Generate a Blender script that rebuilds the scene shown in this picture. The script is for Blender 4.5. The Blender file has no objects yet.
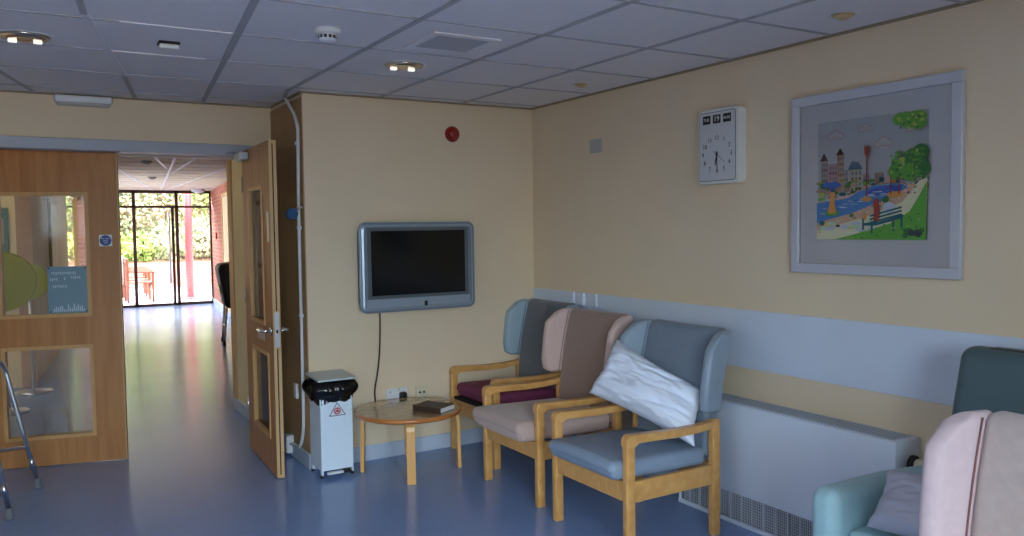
import bpy, bmesh, math, random
from mathutils import Vector, Matrix, noise
random.seed(7)
C = bpy.context.scene.collection
PI = math.pi
H = 2.34

# ------------------------------------------------------------------ materials
MATS = {}
def _lin(c):
    c = c / 255.0
    return c / 12.92 if c <= .04045 else ((c + .055) / 1.055) ** 2.4
def rgb(r, g, b): return (_lin(r), _lin(g), _lin(b), 1)

def mat(name, col, rough=.5, metal=0., var=0., scale=8., stretch=(1, 1, 1), bump=0., bscale=None, coat=0., sheen=0., col2=None, emit=None, spec=.5, detail=4.):
    m = bpy.data.materials.new(name); m.use_nodes = True; MATS[name] = m
    nt = m.node_tree; N = nt.nodes; L = nt.links
    b = N['Principled BSDF']
    b.inputs['Base Color'].default_value = col
    b.inputs['Roughness'].default_value = rough
    b.inputs['Metallic'].default_value = metal
    b.inputs['Specular IOR Level'].default_value = spec
    if coat: b.inputs['Coat Weight'].default_value = coat; b.inputs['Coat Roughness'].default_value = .15
    if sheen: b.inputs['Sheen Weight'].default_value = sheen; b.inputs['Sheen Roughness'].default_value = .5
    if emit: b.inputs['Emission Color'].default_value = emit[0]; b.inputs['Emission Strength'].default_value = emit[1]
    if var or bump or col2:
        tc = N.new('ShaderNodeTexCoord'); mp = N.new('ShaderNodeMapping'); mp.inputs['Scale'].default_value = stretch
        L.new(tc.outputs['Object'], mp.inputs['Vector'])
    if var or col2:
        nz = N.new('ShaderNodeTexNoise'); nz.inputs['Scale'].default_value = scale; nz.inputs['Detail'].default_value = detail
        L.new(mp.outputs['Vector'], nz.inputs['Vector'])
        cr = N.new('ShaderNodeValToRGB'); cr.color_ramp.elements[0].position = .35; cr.color_ramp.elements[1].position = .65
        c2 = col2 or tuple(min(1, x * (1 + var)) for x in col[:3]) + (1,)
        c1 = col if col2 else tuple(x * (1 - var) for x in col[:3]) + (1,)
        cr.color_ramp.elements[0].color = c1; cr.color_ramp.elements[1].color = c2
        L.new(nz.outputs['Fac'], cr.inputs['Fac']); L.new(cr.outputs['Color'], b.inputs['Base Color'])
    if bump:
        n2 = N.new('ShaderNodeTexNoise'); n2.inputs['Scale'].default_value = bscale or scale * 4; n2.inputs['Detail'].default_value = 3
        L.new(mp.outputs['Vector'], n2.inputs['Vector'])
        bp = N.new('ShaderNodeBump'); bp.inputs['Strength'].default_value = bump; bp.inputs['Distance'].default_value = .01
        L.new(n2.outputs['Fac'], bp.inputs['Height']); L.new(bp.outputs['Normal'], b.inputs['Normal'])
    return m

def glass_mat(name, tint=(1, 1, 1, 1), refl=.08, rough=.02):
    m = bpy.data.materials.new(name); m.use_nodes = True; MATS[name] = m
    nt = m.node_tree; N = nt.nodes; L = nt.links; N.clear()
    out = N.new('ShaderNodeOutputMaterial'); mx = N.new('ShaderNodeMixShader')
    t = N.new('ShaderNodeBsdfTransparent'); t.inputs['Color'].default_value = tint
    g = N.new('ShaderNodeBsdfGlossy'); g.inputs['Roughness'].default_value = rough
    fr = N.new('ShaderNodeFresnel'); fr.inputs['IOR'].default_value = 1.35
    ad = N.new('ShaderNodeMath'); ad.operation = 'ADD'; ad.inputs[1].default_value = refl; ad.use_clamp = True
    L.new(fr.outputs[0], ad.inputs[0]); L.new(ad.outputs[0], mx.inputs[0])
    L.new(t.outputs[0], mx.inputs[1]); L.new(g.outputs[0], mx.inputs[2]); L.new(mx.outputs[0], out.inputs[0])
    return m

def brick_mat(name, c1, c2, mortar, axis='xz'):
    m = bpy.data.materials.new(name); m.use_nodes = True; MATS[name] = m
    nt = m.node_tree; N = nt.nodes; L = nt.links; b = N['Principled BSDF']; b.inputs['Roughness'].default_value = .9
    tc = N.new('ShaderNodeTexCoord'); sp = N.new('ShaderNodeSeparateXYZ'); cb = N.new('ShaderNodeCombineXYZ')
    L.new(tc.outputs['Object'], sp.inputs[0])
    L.new(sp.outputs['X' if axis == 'xz' else 'Y'], cb.inputs['X']); L.new(sp.outputs['Z'], cb.inputs['Y'])
    br = N.new('ShaderNodeTexBrick'); br.inputs['Scale'].default_value = 1; br.inputs['Brick Width'].default_value = .225
    br.inputs['Row Height'].default_value = .075; br.inputs['Mortar Size'].default_value = .008
    br.inputs['Color1'].default_value = c1; br.inputs['Color2'].default_value = c2; br.inputs['Mortar'].default_value = mortar
    L.new(cb.outputs[0], br.inputs['Vector']); L.new(br.outputs['Color'], b.inputs['Base Color'])
    return m

mat('wall_cream', rgb(230, 210, 180), .8, var=.015, scale=2.5, bump=.06, bscale=260)
mat('corridor_cream', rgb(238, 222, 184), .8, var=.015, scale=3)
mat('wall_rear_cream', rgb(226, 203, 166), .85)
mat('tile_white', rgb(226, 225, 229), .9, var=.03, scale=120, bump=.12, bscale=300)
mat('tile_corridor', rgb(226, 212, 184), .9, var=.03, scale=120)
mat('grid_bar', rgb(168, 170, 178), .6)  # greyed so the shadow line beside recessed ceiling tiles is in the colour
mat('grid_bar_pale', rgb(222, 222, 228), .45)
mat('shadow_gap_trim', rgb(150, 136, 112), .7)  # shadow gap at the ceiling edge, painted as a dark brownish strip
mat('skirting_blue', rgb(192, 204, 222), .45)
mat('board_blue', rgb(212, 222, 238), .4, var=.02, scale=2)
mat('frame_grey', rgb(172, 176, 188), .45)
mat('radiator_white', rgb(222, 232, 246), .38)
mat('radiator_top', rgb(176, 190, 208), .4)
mat('grille_dark', rgb(92, 92, 96), .7)
mat('radiator_slot', rgb(128, 136, 150), .7)
mat('grille_bar', rgb(196, 204, 214), .4)
mat('plastic_white', rgb(225, 228, 232), .35)
mat('bin_white', rgb(228, 242, 254), .3)
mat('bin_lid', rgb(196, 206, 206), .35)
mat('plastic_cream', rgb(222, 212, 180), .4)
mat('plastic_grey', rgb(178, 176, 172), .5)
mat('black_plastic', rgb(22, 22, 24), .4)
mat('rubber_grey', rgb(112, 116, 122), .7)
mat('rubber_black', rgb(28, 28, 30), .7)
mat('bag_black', rgb(14, 14, 17), .22, coat=.5)
mat('chrome', rgb(210, 212, 216), .18, 1.)
mat('steel', rgb(214, 218, 226), .28, 1.)
mat('brass_chrome', rgb(215, 205, 190), .15, 1.)
mat('lamp_glass', rgb(250, 245, 225), .3, emit=(rgb(255, 250, 235), 1.1))
mat('lamp_amber', rgb(200, 175, 130), .4)
mat('tv_silver', rgb(128, 142, 156), .35, .3)
mat('tv_bevel', rgb(160, 174, 188), .3, .3)
mat('tv_dark_bezel', rgb(96, 104, 110), .35, .2)
mat('tv_screen', rgb(14, 14, 15), .14, spec=.35)
mat('red_plastic', rgb(150, 22, 18), .25, coat=.6)
mat('blue_plastic', rgb(20, 76, 124), .45)
mat('oak_door', rgb(190, 132, 78), .42, col2=rgb(172, 114, 62), scale=3, stretch=(9, 9, .8), detail=6)
mat('oak_bead', rgb(206, 160, 104), .4, var=.06, scale=4, stretch=(10, 10, .8))
mat('door_edge', rgb(206, 168, 118), .45, var=.06, scale=4, stretch=(12, 12, 1))
mat('brown_panel', rgb(176, 142, 100), .6, var=.06, scale=2, stretch=(8, 8, .6))
mat('beech', rgb(220, 168, 100), .38, col2=rgb(206, 150, 84), scale=5, stretch=(4, 10, 4), coat=.15)
mat('table_edge', rgb(196, 120, 58), .25, var=.08, scale=8, coat=.5)
mat('table_top', rgb(178, 148, 108), .16, col2=rgb(166, 136, 98), scale=3, stretch=(2, 14, 2), coat=.6)
mat('table_leg', rgb(226, 172, 104), .35, var=.05, scale=4, stretch=(8, 8, 1))
mat('fabric_grey', rgb(104, 110, 118), .85, var=.05, scale=60, sheen=.2, bump=.1, bscale=300)  # chair backs: darker two-tone cloth, with shade partly painted in
mat('vinyl_pale_blue', rgb(150, 172, 186), .4, var=.03, scale=14)  # chair wings: paler cover, with window light partly painted in
mat('fabric_slate', rgb(116, 130, 146), .8, var=.05, scale=60, sheen=.2, bump=.1, bscale=300)
mat('vinyl_grey_blue', rgb(146, 162, 178), .38, var=.03, scale=14)
mat('seat_grey_blue', rgb(136, 152, 172), .5, var=.03, scale=14)
mat('fabric_taupe', rgb(150, 124, 112), .9, var=.05, scale=60, sheen=.3, bump=.1, bscale=300)
mat('fabric_pink', rgb(208, 180, 172), .85, var=.04, scale=60, sheen=.3, bump=.08, bscale=300)
mat('seat_taupe', rgb(190, 164, 154), .85, var=.04, scale=60, sheen=.3, bump=.08, bscale=300)
mat('fabric_blush', rgb(208, 186, 190), .85, var=.03, scale=40, sheen=.3, bump=.08, bscale=260)
mat('fabric_blush_dull', rgb(190, 174, 168), .85, var=.06, scale=26, sheen=.3, bump=.08, bscale=260)  # blush back: part two-tone cover, part shade in the colour
mat('piping_brown', rgb(126, 84, 80), .8)
mat('piping_pale', rgb(196, 172, 162), .8)
mat('seat_magenta', rgb(122, 52, 86), .8, var=.05, scale=40)
mat('webbing_black', rgb(26, 20, 24), .8)
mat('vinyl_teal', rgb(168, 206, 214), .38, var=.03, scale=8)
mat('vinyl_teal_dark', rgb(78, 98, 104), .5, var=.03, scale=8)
mat('linen_white', rgb(228, 236, 252), .8, bump=.1, bscale=60)
mat('linen_grey', rgb(190, 190, 205), .85, bump=.1, bscale=60)
mat('paper_white', rgb(236, 236, 232), .7)
mat('book_cover', rgb(66, 48, 38), .5)
mat('picture_frame', rgb(196, 197, 206), .4)
mat('picture_mount', rgb(252, 252, 254), .6)
mat('clock_case', rgb(222, 224, 222), .4)
mat('clock_dial', rgb(206, 208, 212), .5)
mat('ink_black', rgb(18, 18, 20), .5)
mat('ink_white', rgb(235, 235, 235), .5)
mat('sign_blue', rgb(18, 62, 140), .4)
mat('sign_red', rgb(196, 40, 52), .5)
mat('poster_blue', rgb(116, 146, 160), .4)
mat('poster_mark', rgb(190, 208, 222), .4)
mat('alu_brown', rgb(62, 38, 32), .45)
mat('red_post', rgb(158, 78, 84), .5)
mat('lime_fabric', rgb(172, 178, 30), .8)
mat('noticeboard_teal', rgb(80, 128, 130), .8)
mat('notice_paper', rgb(200, 178, 160), .8)
mat('brick_pier', rgb(190, 150, 130), .9)
mat('gold_frame', rgb(150, 120, 70), .4)
mat('picture_pale', rgb(230, 226, 200), .5)
mat('paving', rgb(214, 204, 200), .9, var=.05, scale=2)
mat('garden_wood', rgb(120, 70, 52), .7, var=.1, scale=8)
mat('garden_wood_grey', rgb(150, 140, 140), .7, var=.1, scale=8)  # paler, greyer version of the garden wood colour
mat('leaf_green', rgb(150, 184, 96), .7, var=.25, scale=3)
mat('leaf_dark', rgb(110, 146, 84), .7, var=.3, scale=3)
mat('leaf_yellow', rgb(206, 212, 120), .7, var=.2, scale=3)
mat('leaf_silver', rgb(172, 188, 144), .7, var=.15, scale=4)
mat('leaf_rose', rgb(200, 176, 150), .7, var=.2, scale=4)
mat('soil', rgb(96, 74, 56), .95)
mat('white_render', rgb(240, 240, 240), .7)
mat('fabric_black', rgb(20, 22, 24), .6)
mat('fabric_green', rgb(110, 170, 50), .6)
glass_mat('glass_clear'); glass_mat('glass_reflective', (.93, .95, .93, 1), .13, .06); glass_mat('glass_picture', (1, 1, 1, 1), 0., .03)
glass_mat('glass_door_low', (.97, .97, .95, 1), .12, .10)
brick_mat('brick_red', rgb(186, 110, 88), rgb(164, 90, 72), rgb(176, 140, 122), 'yz')
brick_mat('brick_rose', rgb(172, 118, 106), rgb(156, 102, 92), rgb(176, 150, 138), 'xz')

def floor_mat():
    m = mat('vinyl_floor', rgb(110, 120, 148), .2, spec=.5)
    nt = m.node_tree; N = nt.nodes; L = nt.links; b = N['Principled BSDF']
    tc = N.new('ShaderNodeTexCoord')
    n1 = N.new('ShaderNodeTexNoise'); n1.inputs['Scale'].default_value = 90; n1.inputs['Detail'].default_value = 2
    n2 = N.new('ShaderNodeTexNoise'); n2.inputs['Scale'].default_value = 1.6; n2.inputs['Detail'].default_value = 5
    mx = N.new('ShaderNodeMix'); mx.data_type = 'RGBA'
    L.new(tc.outputs['Object'], n1.inputs['Vector']); L.new(tc.outputs['Object'], n2.inputs['Vector'])
    cr = N.new('ShaderNodeValToRGB'); e = cr.color_ramp.elements
    e[0].position = .38; e[0].color = rgb(124, 152, 202); e[1].position = .62; e[1].color = rgb(138, 166, 214)
    L.new(n1.outputs['Fac'], cr.inputs['Fac'])
    cr2 = N.new('ShaderNodeValToRGB'); e = cr2.color_ramp.elements
    e[0].position = .3; e[0].color = rgb(124, 150, 200); e[1].position = .7; e[1].color = rgb(140, 166, 212)
    L.new(n2.outputs['Fac'], cr2.inputs['Fac'])
    mx.inputs['Factor'].default_value = .5
    L.new(cr.outputs['Color'], mx.inputs['A']); L.new(cr2.outputs['Color'], mx.inputs['B'])
    L.new(mx.outputs['Result'], b.inputs['Base Color'])
    bp = N.new('ShaderNodeBump'); bp.inputs['Strength'].default_value = .12; bp.inputs['Distance'].default_value = .004
    n3 = N.new('ShaderNodeTexNoise'); n3.inputs['Scale'].default_value = 9; mp3 = N.new('ShaderNodeMapping'); mp3.inputs['Scale'].default_value = (.5, 2.2, 1)
    L.new(tc.outputs['Object'], mp3.inputs['Vector']); L.new(mp3.outputs['Vector'], n3.inputs['Vector']); L.new(n3.outputs['Fac'], bp.inputs['Height']); L.new(bp.outputs['Normal'], b.inputs['Normal'])
floor_mat()

# ------------------------------------------------------------------ mesh builder
class MB:
    def __init__(self): self.bm = bmesh.new(); self.mats = []; self.cur = 0
    def use(self, m):
        if m not in self.mats: self.mats.append(m)
        self.cur = self.mats.index(m); return self
    def _fin(self, faces, smooth=False):
        for f in faces: f.material_index = self.cur; f.smooth = smooth
    def box(self, a, b, bev=0., seg=2):
        t = bmesh.new()
        vs = [t.verts.new((x, y, z)) for x in (a[0], b[0]) for y in (a[1], b[1]) for z in (a[2], b[2])]
        for q in ((0, 1, 3, 2), (4, 6, 7, 5), (0, 4, 5, 1), (2, 3, 7, 6), (0, 2, 6, 4), (1, 5, 7, 3)): t.faces.new([vs[i] for i in q])
        bmesh.ops.recalc_face_normals(t, faces=t.faces)
        if bev: bmesh.ops.bevel(t, geom=list(t.edges), offset=bev, segments=seg, profile=.5, affect='EDGES')
        return self._merge(t, bool(bev) and seg > 1)
    def _merge(self, t, smooth=False, M=None):
        mp = {}
        for v in t.verts: mp[v] = self.bm.verts.new(M @ v.co if M else v.co)
        fs = [self.bm.faces.new([mp[v] for v in f.verts]) for f in t.faces]
        self._fin(fs, smooth); t.free(); return self
    def softbox(self, c, s, r, n=4, m=6, fn=None, smooth=True):
        """rounded box centred c, size s, radius r; fn deforms points"""
        h = [x / 2 for x in s]; r = min(r, min(h) * .999)
        def axis(hh):
            inner = hh - r; L = []
            for i in range(n, 0, -1): L.append(-inner - r * math.tan(PI / 4 * i / n))
            for i in range(m + 1): L.append(-inner + 2 * inner * i / m)
            for i in range(1, n + 1): L.append(inner + r * math.tan(PI / 4 * i / n))
            return L
        A = [axis(x) for x in h]; t = bmesh.new(); cache = {}
        def V(p):
            key = tuple(round(x, 6) for x in p)
            if key in cache: return cache[key]
            q = Vector([max(-(h[i] - r), min(h[i] - r, p[i])) for i in range(3)]); d = Vector(p) - q
            w = q + d.normalized() * r if d.length > 1e-9 else q
            w = w + Vector(c)
            if fn: w = Vector(fn(w))
            cache[key] = t.verts.new(w); return cache[key]
        for ax in range(3):
            u, v = (ax + 1) % 3, (ax + 2) % 3
            for sg in (-1, 1):
                for i in range(len(A[u]) - 1):
                    for j in range(len(A[v]) - 1):
                        ps = []
                        for (a, b) in ((i, j), (i + 1, j), (i + 1, j + 1), (i, j + 1)):
                            p = [0, 0, 0]; p[ax] = sg * h[ax]; p[u] = A[u][a]; p[v] = A[v][b]; ps.append(V(p))
                        if sg < 0: ps.reverse()
                        if len(set(ps)) > 2:
                            try: t.faces.new(list(dict.fromkeys(ps)))
                            except ValueError: pass
        return self._merge(t, smooth)
    def tube(self, pts, r, n=10, closed=False, smooth=True, flat=None):
        pts = [Vector(p) for p in pts]; k = len(pts); rings = []
        up = None
        for i, p in enumerate(pts):
            if closed: d = pts[(i + 1) % k] - pts[i - 1]
            else: d = pts[min(i + 1, k - 1)] - pts[max(i - 1, 0)]
            d.normalize()
            if up is None: up = Vector((0, 0, 1)) if abs(d.z) < .9 else Vector((0, 1, 0))
            s = d.cross(up).normalized(); up = s.cross(d).normalized()
            rr = r[i] if isinstance(r, (list, tuple)) else r
            fx, fy = flat or (1, 1)
            rings.append([self.bm.verts.new(p + s * rr * fx * math.cos(2 * PI * j / n) + up * rr * fy * math.sin(2 * PI * j / n)) for j in range(n)])
        fs = []
        for i in range(k if closed else k - 1):
            a, b = rings[i], rings[(i + 1) % k]
            for j in range(n): fs.append(self.bm.faces.new((a[j], a[(j + 1) % n], b[(j + 1) % n], b[j])))
        self._fin(fs, smooth)
        if not closed: self._fin([self.bm.faces.new(rings[0][::-1]), self.bm.faces.new(rings[-1])])
        return self
    def cyl(self, a, b, r, n=20, r2=None): return self.tube([a, b], [r, r if r2 is None else r2], n)
    def lathe(self, prof, c=(0, 0, 0), n=32, axis='z', smooth=True):
        rings = []
        for (r, h) in prof:
            ring = []
            for j in range(n):
                a = 2 * PI * j / n; x, y = max(r, 1e-4) * math.cos(a), max(r, 1e-4) * math.sin(a)
                p = {'z': (x, y, h), 'x': (h, x, y), 'y': (y, h, x)}[axis]
                ring.append(self.bm.verts.new(Vector(c) + Vector(p)))
            rings.append(ring)
        fs = []
        for a, b in zip(rings, rings[1:]):
            for j in range(n): fs.append(self.bm.faces.new((a[j], a[(j + 1) % n], b[(j + 1) % n], b[j])))
        self._fin(fs, smooth)
        self._fin([self.bm.faces.new(rings[0][::-1]), self.bm.faces.new(rings[-1])]); return self
    def prism(self, pts, o, u, v, d, smooth=False, bev=0.):
        """outline pts (a,b) at o+a*u+b*v extruded by vector d"""
        o, u, v, d = map(Vector, (o, u, v, d)); t = bmesh.new()
        A = [t.verts.new(o + u * a + v * b) for a, b in pts]; B = [t.verts.new(x.co + d) for x in A]
        t.faces.new(A); t.faces.new(B[::-1]); k = len(A)
        for i in range(k): t.faces.new((A[i], B[i], B[(i + 1) % k], A[(i + 1) % k]))
        bmesh.ops.recalc_face_normals(t, faces=t.faces)
        if bev: bmesh.ops.bevel(t, geom=list(t.edges), offset=bev, segments=2, profile=.5, affect='EDGES', clamp_overlap=True)
        return self._merge(t, smooth)
    def quad(self, *ps):
        f = self.bm.faces.new([self.bm.verts.new(p) for p in ps]); self._fin([f]); return self
    def text(self, s, size, o, u, v, depth=.0008, align='CENTER'):
        cu = bpy.data.curves.new('t', 'FONT'); cu.body = s; cu.size = size; cu.extrude = depth; cu.align_x = align; cu.align_y = 'CENTER'; cu.resolution_u = 3
        ob = bpy.data.objects.new('t', cu); C.objects.link(ob); bpy.context.view_layer.update()
        me = bpy.data.meshes.new_from_object(ob.evaluated_get(bpy.context.evaluated_depsgraph_get()))
        t = bmesh.new(); t.from_mesh(me)
        u, v = Vector(u), Vector(v); w = u.cross(v)
        M = Matrix.Translation(Vector(o)) @ Matrix((u, v, w)).transposed().to_4x4()
        self._merge(t, False, M); bpy.data.objects.remove(ob); bpy.data.curves.remove(cu); bpy.data.meshes.remove(me); return self
    def obj(self, name, parent=None, weld=False, recalc=False):
        if recalc: bmesh.ops.recalc_face_normals(self.bm, faces=self.bm.faces)
        me = bpy.data.meshes.new(name); self.bm.to_mesh(me); self.bm.free()
        for m in self.mats: me.materials.append(MATS[m])
        o = bpy.data.objects.new(name, me); C.objects.link(o)
        if parent: o.parent = parent
        return o
def mb(m): return MB().use(m)
def tag(o, label, cat, group=None, kind=None):
    o['label'] = label; o['category'] = cat
    if group: o['group'] = group
    if kind: o['kind'] = kind
    return o
def thing(name, label, cat, loc=(0, 0, 0), rz=0, group=None):
    o = bpy.data.objects.new(name, None); C.objects.link(o); o.location = loc; o.rotation_euler = (0, 0, rz); o.empty_display_size = .1
    return tag(o, label, cat, group)
def struct(o): o['kind'] = 'structure'; return o
def copy_tree(o, parent=None):
    c = o.copy(); C.objects.link(c); c.parent = parent
    for ch in list(o.children): copy_tree(ch, c)
    return c
def arc(c, r, a0, a1, n, plane='xz'):
    out = []
    for i in range(n + 1):
        a = a0 + (a1 - a0) * i / n; x, y = r * math.cos(a), r * math.sin(a)
        out.append({'xz': (c[0] + x, c[1], c[2] + y), 'yz': (c[0], c[1] + x, c[2] + y), 'xy': (c[0] + x, c[1] + y, c[2])}[plane])
    return out
def smoothpath(pts, n=8):
    P = [Vector(p) for p in pts]; P = [P[0]] + P + [P[-1]]; out = []
    for i in range(1, len(P) - 2):
        for k in range(n):
            t = k / n; a, b, c, d = P[i - 1], P[i], P[i + 1], P[i + 2]
            out.append(.5 * ((2 * b) + (c - a) * t + (2 * a - 5 * b + 4 * c - d) * t * t + (3 * b - a - 3 * c + d) * t ** 3))
    out.append(P[-2]); return out
def rrect(w, h, r, n=5):
    out = []
    for cx, cy, a0 in ((w / 2 - r, h / 2 - r, 0), (-w / 2 + r, h / 2 - r, PI / 2), (-w / 2 + r, -h / 2 + r, PI), (w / 2 - r, -h / 2 + r, 1.5 * PI)):
        for i in range(n + 1): a = a0 + PI / 2 * i / n; out.append((cx + r * math.cos(a), cy + r * math.sin(a)))
    return out

# ------------------------------------------------------------------ camera
cam = bpy.data.cameras.new('camera'); cam.sensor_width = 36; cam.lens = 819.83 / 1024 * 36; cam.clip_start = .05; cam.clip_end = 200
co = bpy.data.objects.new('camera', cam); C.objects.link(co)
r_, u_, f_ = Vector((.8570269, -.51509464, -.01350568)), Vector((.03694624, .03528648, .99869407)), Vector((.5139454, .85640666, -.04927227))
M = Matrix((r_, u_, -f_)).transposed().to_4x4(); M.translation = (-3.17538, -4.98687, 1.49321); co.matrix_world = M
bpy.context.scene.camera = co

# ------------------------------------------------------------------ setting
W, D, YR, XL = 1.662, .72, -6.4, -4.8
struct(mb('vinyl_floor').box((XL - .2, YR - .2, -.1), (3, 13.0, 0)).obj('floor'))
struct(mb('tile_white').box((XL - .2, YR - .2, H), (.2, D + .01, H + .12)).obj('ceiling'))
struct(mb('wall_cream').box((0, YR - .2, 0), (.15, .15, H)).obj('wall_right'))
struct(mb('wall_cream').box((-W, 0, 0), (0, D + .13, H)).obj('wall_television'))
DX0, DX1 = -3.50, -1.80           # door opening
g = mb('wall_cream').box((XL, D, 0), (DX0 - .05, D + .13, H)).box((DX0 - .05, D, 2.072), (-W, D + .13, H))
g.box((DX1 + .045, D + .01, 0), (-W, D + .13, 2.072))
struct(g.obj('wall_doorway'))
# brown wood lining on the recess return
struct(mb('brown_panel').box((-W - .006, .004, .1), (-W, D - .001, H - .03)).obj('wall_recess_lining'))
# left wall and rear wall with windows
def wall_with_holes(name, axis, pos, thick, a0, a1, holes, z0, z1):
    g = mb('wall_rear_cream'); e = a0
    def B(p, q, za, zb):
        if q <= p: return
        if axis == 'x': g.box((min(pos, pos + thick), p, za), (max(pos, pos + thick), q, zb))
        else: g.box((p, min(pos, pos + thick), za), (q, max(pos, pos + thick), zb))
    for (p, q) in holes:
        B(e, p, 0, H); B(p, q, 0, z0); B(p, q, z1, H); e = q
    B(e, a1, 0, H); struct(g.obj(name))
ZW0, ZW1 = .30, 2.20
left_holes = [(-5.9, -4.3), (-4.0, -2.4)]
rear_holes = [(-4.65, -3.45), (-3.3, -2.1)]
wall_with_holes('wall_left', 'x', XL, -.2, YR, D + .13, left_holes, ZW0, ZW1)
wall_with_holes('wall_rear', 'y', YR, -.2, XL - .2, .0, rear_holes, ZW0, ZW1)
k = 1
for ax, holes in (('x', left_holes), ('y', rear_holes)):
    for p, q in holes:
        root = bpy.data.objects.new('window_%d' % k, None); C.objects.link(root); struct(root)
        fr = mb('plastic_white'); gl = mb('glass_clear')
        def bx(g, a, b, za, zb, t0, t1):
            if ax == 'x': g.box((XL - .2 + t0, a, za), (XL - .2 + t1, b, zb))
            else: g.box((a, YR - .2 + t0, za), (b, YR - .2 + t1, zb))
        for a, b, za, zb in ((p, p + .06, ZW0, ZW1), (q - .06, q, ZW0, ZW1), (p, q, ZW0, ZW0 + .06), (p, q, ZW1 - .06, ZW1), ((p + q) / 2 - .03, (p + q) / 2 + .03, ZW0, ZW1)):
            bx(fr, a, b, za, zb, .05, .11)
        bx(gl, p + .06, q - .06, ZW0 + .06, ZW1 - .06, .075, .082)
        struct(fr.obj('window_frame', root)); struct(gl.obj('window_pane', root))
        k += 1
# ceiling grid
BZ = H - .004
g = MB()
def bar(g, p, q, w, m, z0=H - .005, z1=H):
    g.use(m); p, q = Vector((p[0], p[1], 0)), Vector((q[0], q[1], 0)); d = (q - p).normalized(); s = Vector((-d.y, d.x, 0)) * w / 2
    g.prism([(0, 0), (1, 0), (1, 1), (0, 1)], (p.x - s.x, p.y - s.y, z0), q - p, s * 2, (0, 0, z1 - z0))
for x in (-.574, -1.163, -1.752): bar(g, (x, YR), (x, 0), .024, 'grid_bar')
bar(g, (-1.752, 0), (-1.70, 0.25), .02, 'grid_bar')
bar(g, (-2.80, -6.4), (-2.42, -2.05), .024, 'grid_bar'); bar(g, (-2.42, -2.05), (-2.273, -.76), .03, 'grid_bar'); bar(g, (-2.273, -.76), (-2.11, D), .026, 'grid_bar')
bar(g, (-3.6, -6.4), (-2.93, -1.4), .024, 'grid_bar'); bar(g, (-2.93, -1.4), (-2.66, -.1), .034, 'grid_bar_pale'); bar(g, (-2.66, -.1), (-2.51, D), .028, 'grid_bar')
bar(g, (-4.6, -6.4), (-3.216, .111), .024, 'grid_bar'); bar(g, (-3.216, .111), (-3.06, D), .024, 'grid_bar')
for x in (-4.3,): bar(g, (x, YR), (x, D), .024, 'grid_bar')
for j in range(-10, 5):
    y = -1.934 + .6 * j
    if YR < y < D - .02:
        x1 = 0 if y < -.01 else -W
        bar(g, (XL, y), (-2.80, y), .014, 'grid_bar')
        bar(g, (-2.80, y), (-2.36, y), .012, 'grid_bar_pale' if -1.5 < y < -.6 else 'grid_bar')
        bar(g, (-2.36, y), (x1, y), .014, 'grid_bar')
struct(g.obj('ceiling_grid'))
g = mb('shadow_gap_trim')
g.box((-.022, YR, H - .009), (0, 0, H - .001)).box((-W, -.022, H - .009), (0, 0, H - .001)).box((-W - .022, -.022, H - .009), (-W, D, H - .001)).box((XL, D - .022, H - .009), (-W, D, H - .001))
struct(g.obj('trim_1'))
# skirtings
def skirt(name, a, b): return struct(mb('skirting_blue').box(a, b, .004, 1).obj(name))
skirt('baseboard_television', (-W, -.014, 0), (0, 0, .1))
skirt('baseboard_recess', (-W - .016, -.014, 0), (-W - .006, D, .1))
skirt('baseboard_right', (-.014, -1.68, 0), (0, -.014, .1))
skirt('baseboard_right_near', (-.014, YR, 0), (0, -3.02, .1))
struct(mb('board_blue').box((-.008, YR, .758), (0, -.001, 1.058), .002, 1).obj('trim_2'))
# door frame
g = mb('frame_grey')
g.box((XL, D - .022, 2.003), (-W - .03, D, 2.073), .004, 1)
g.box((DX0 - .05, D, 2.004), (DX1 + .05, D + .13, 2.04))
g.use('oak_bead').box((DX1, D + .004, 0), (DX1 + .05, D + .135, 2.0)).box((DX0 - .05, D - .02, 0), (DX0, D + .135, 2.0))
g.use('plastic_white').box((-2.60, 1.24, 2.02), (-W, 1.27, 2.045))
struct(g.obj('trim_3'))

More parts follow.
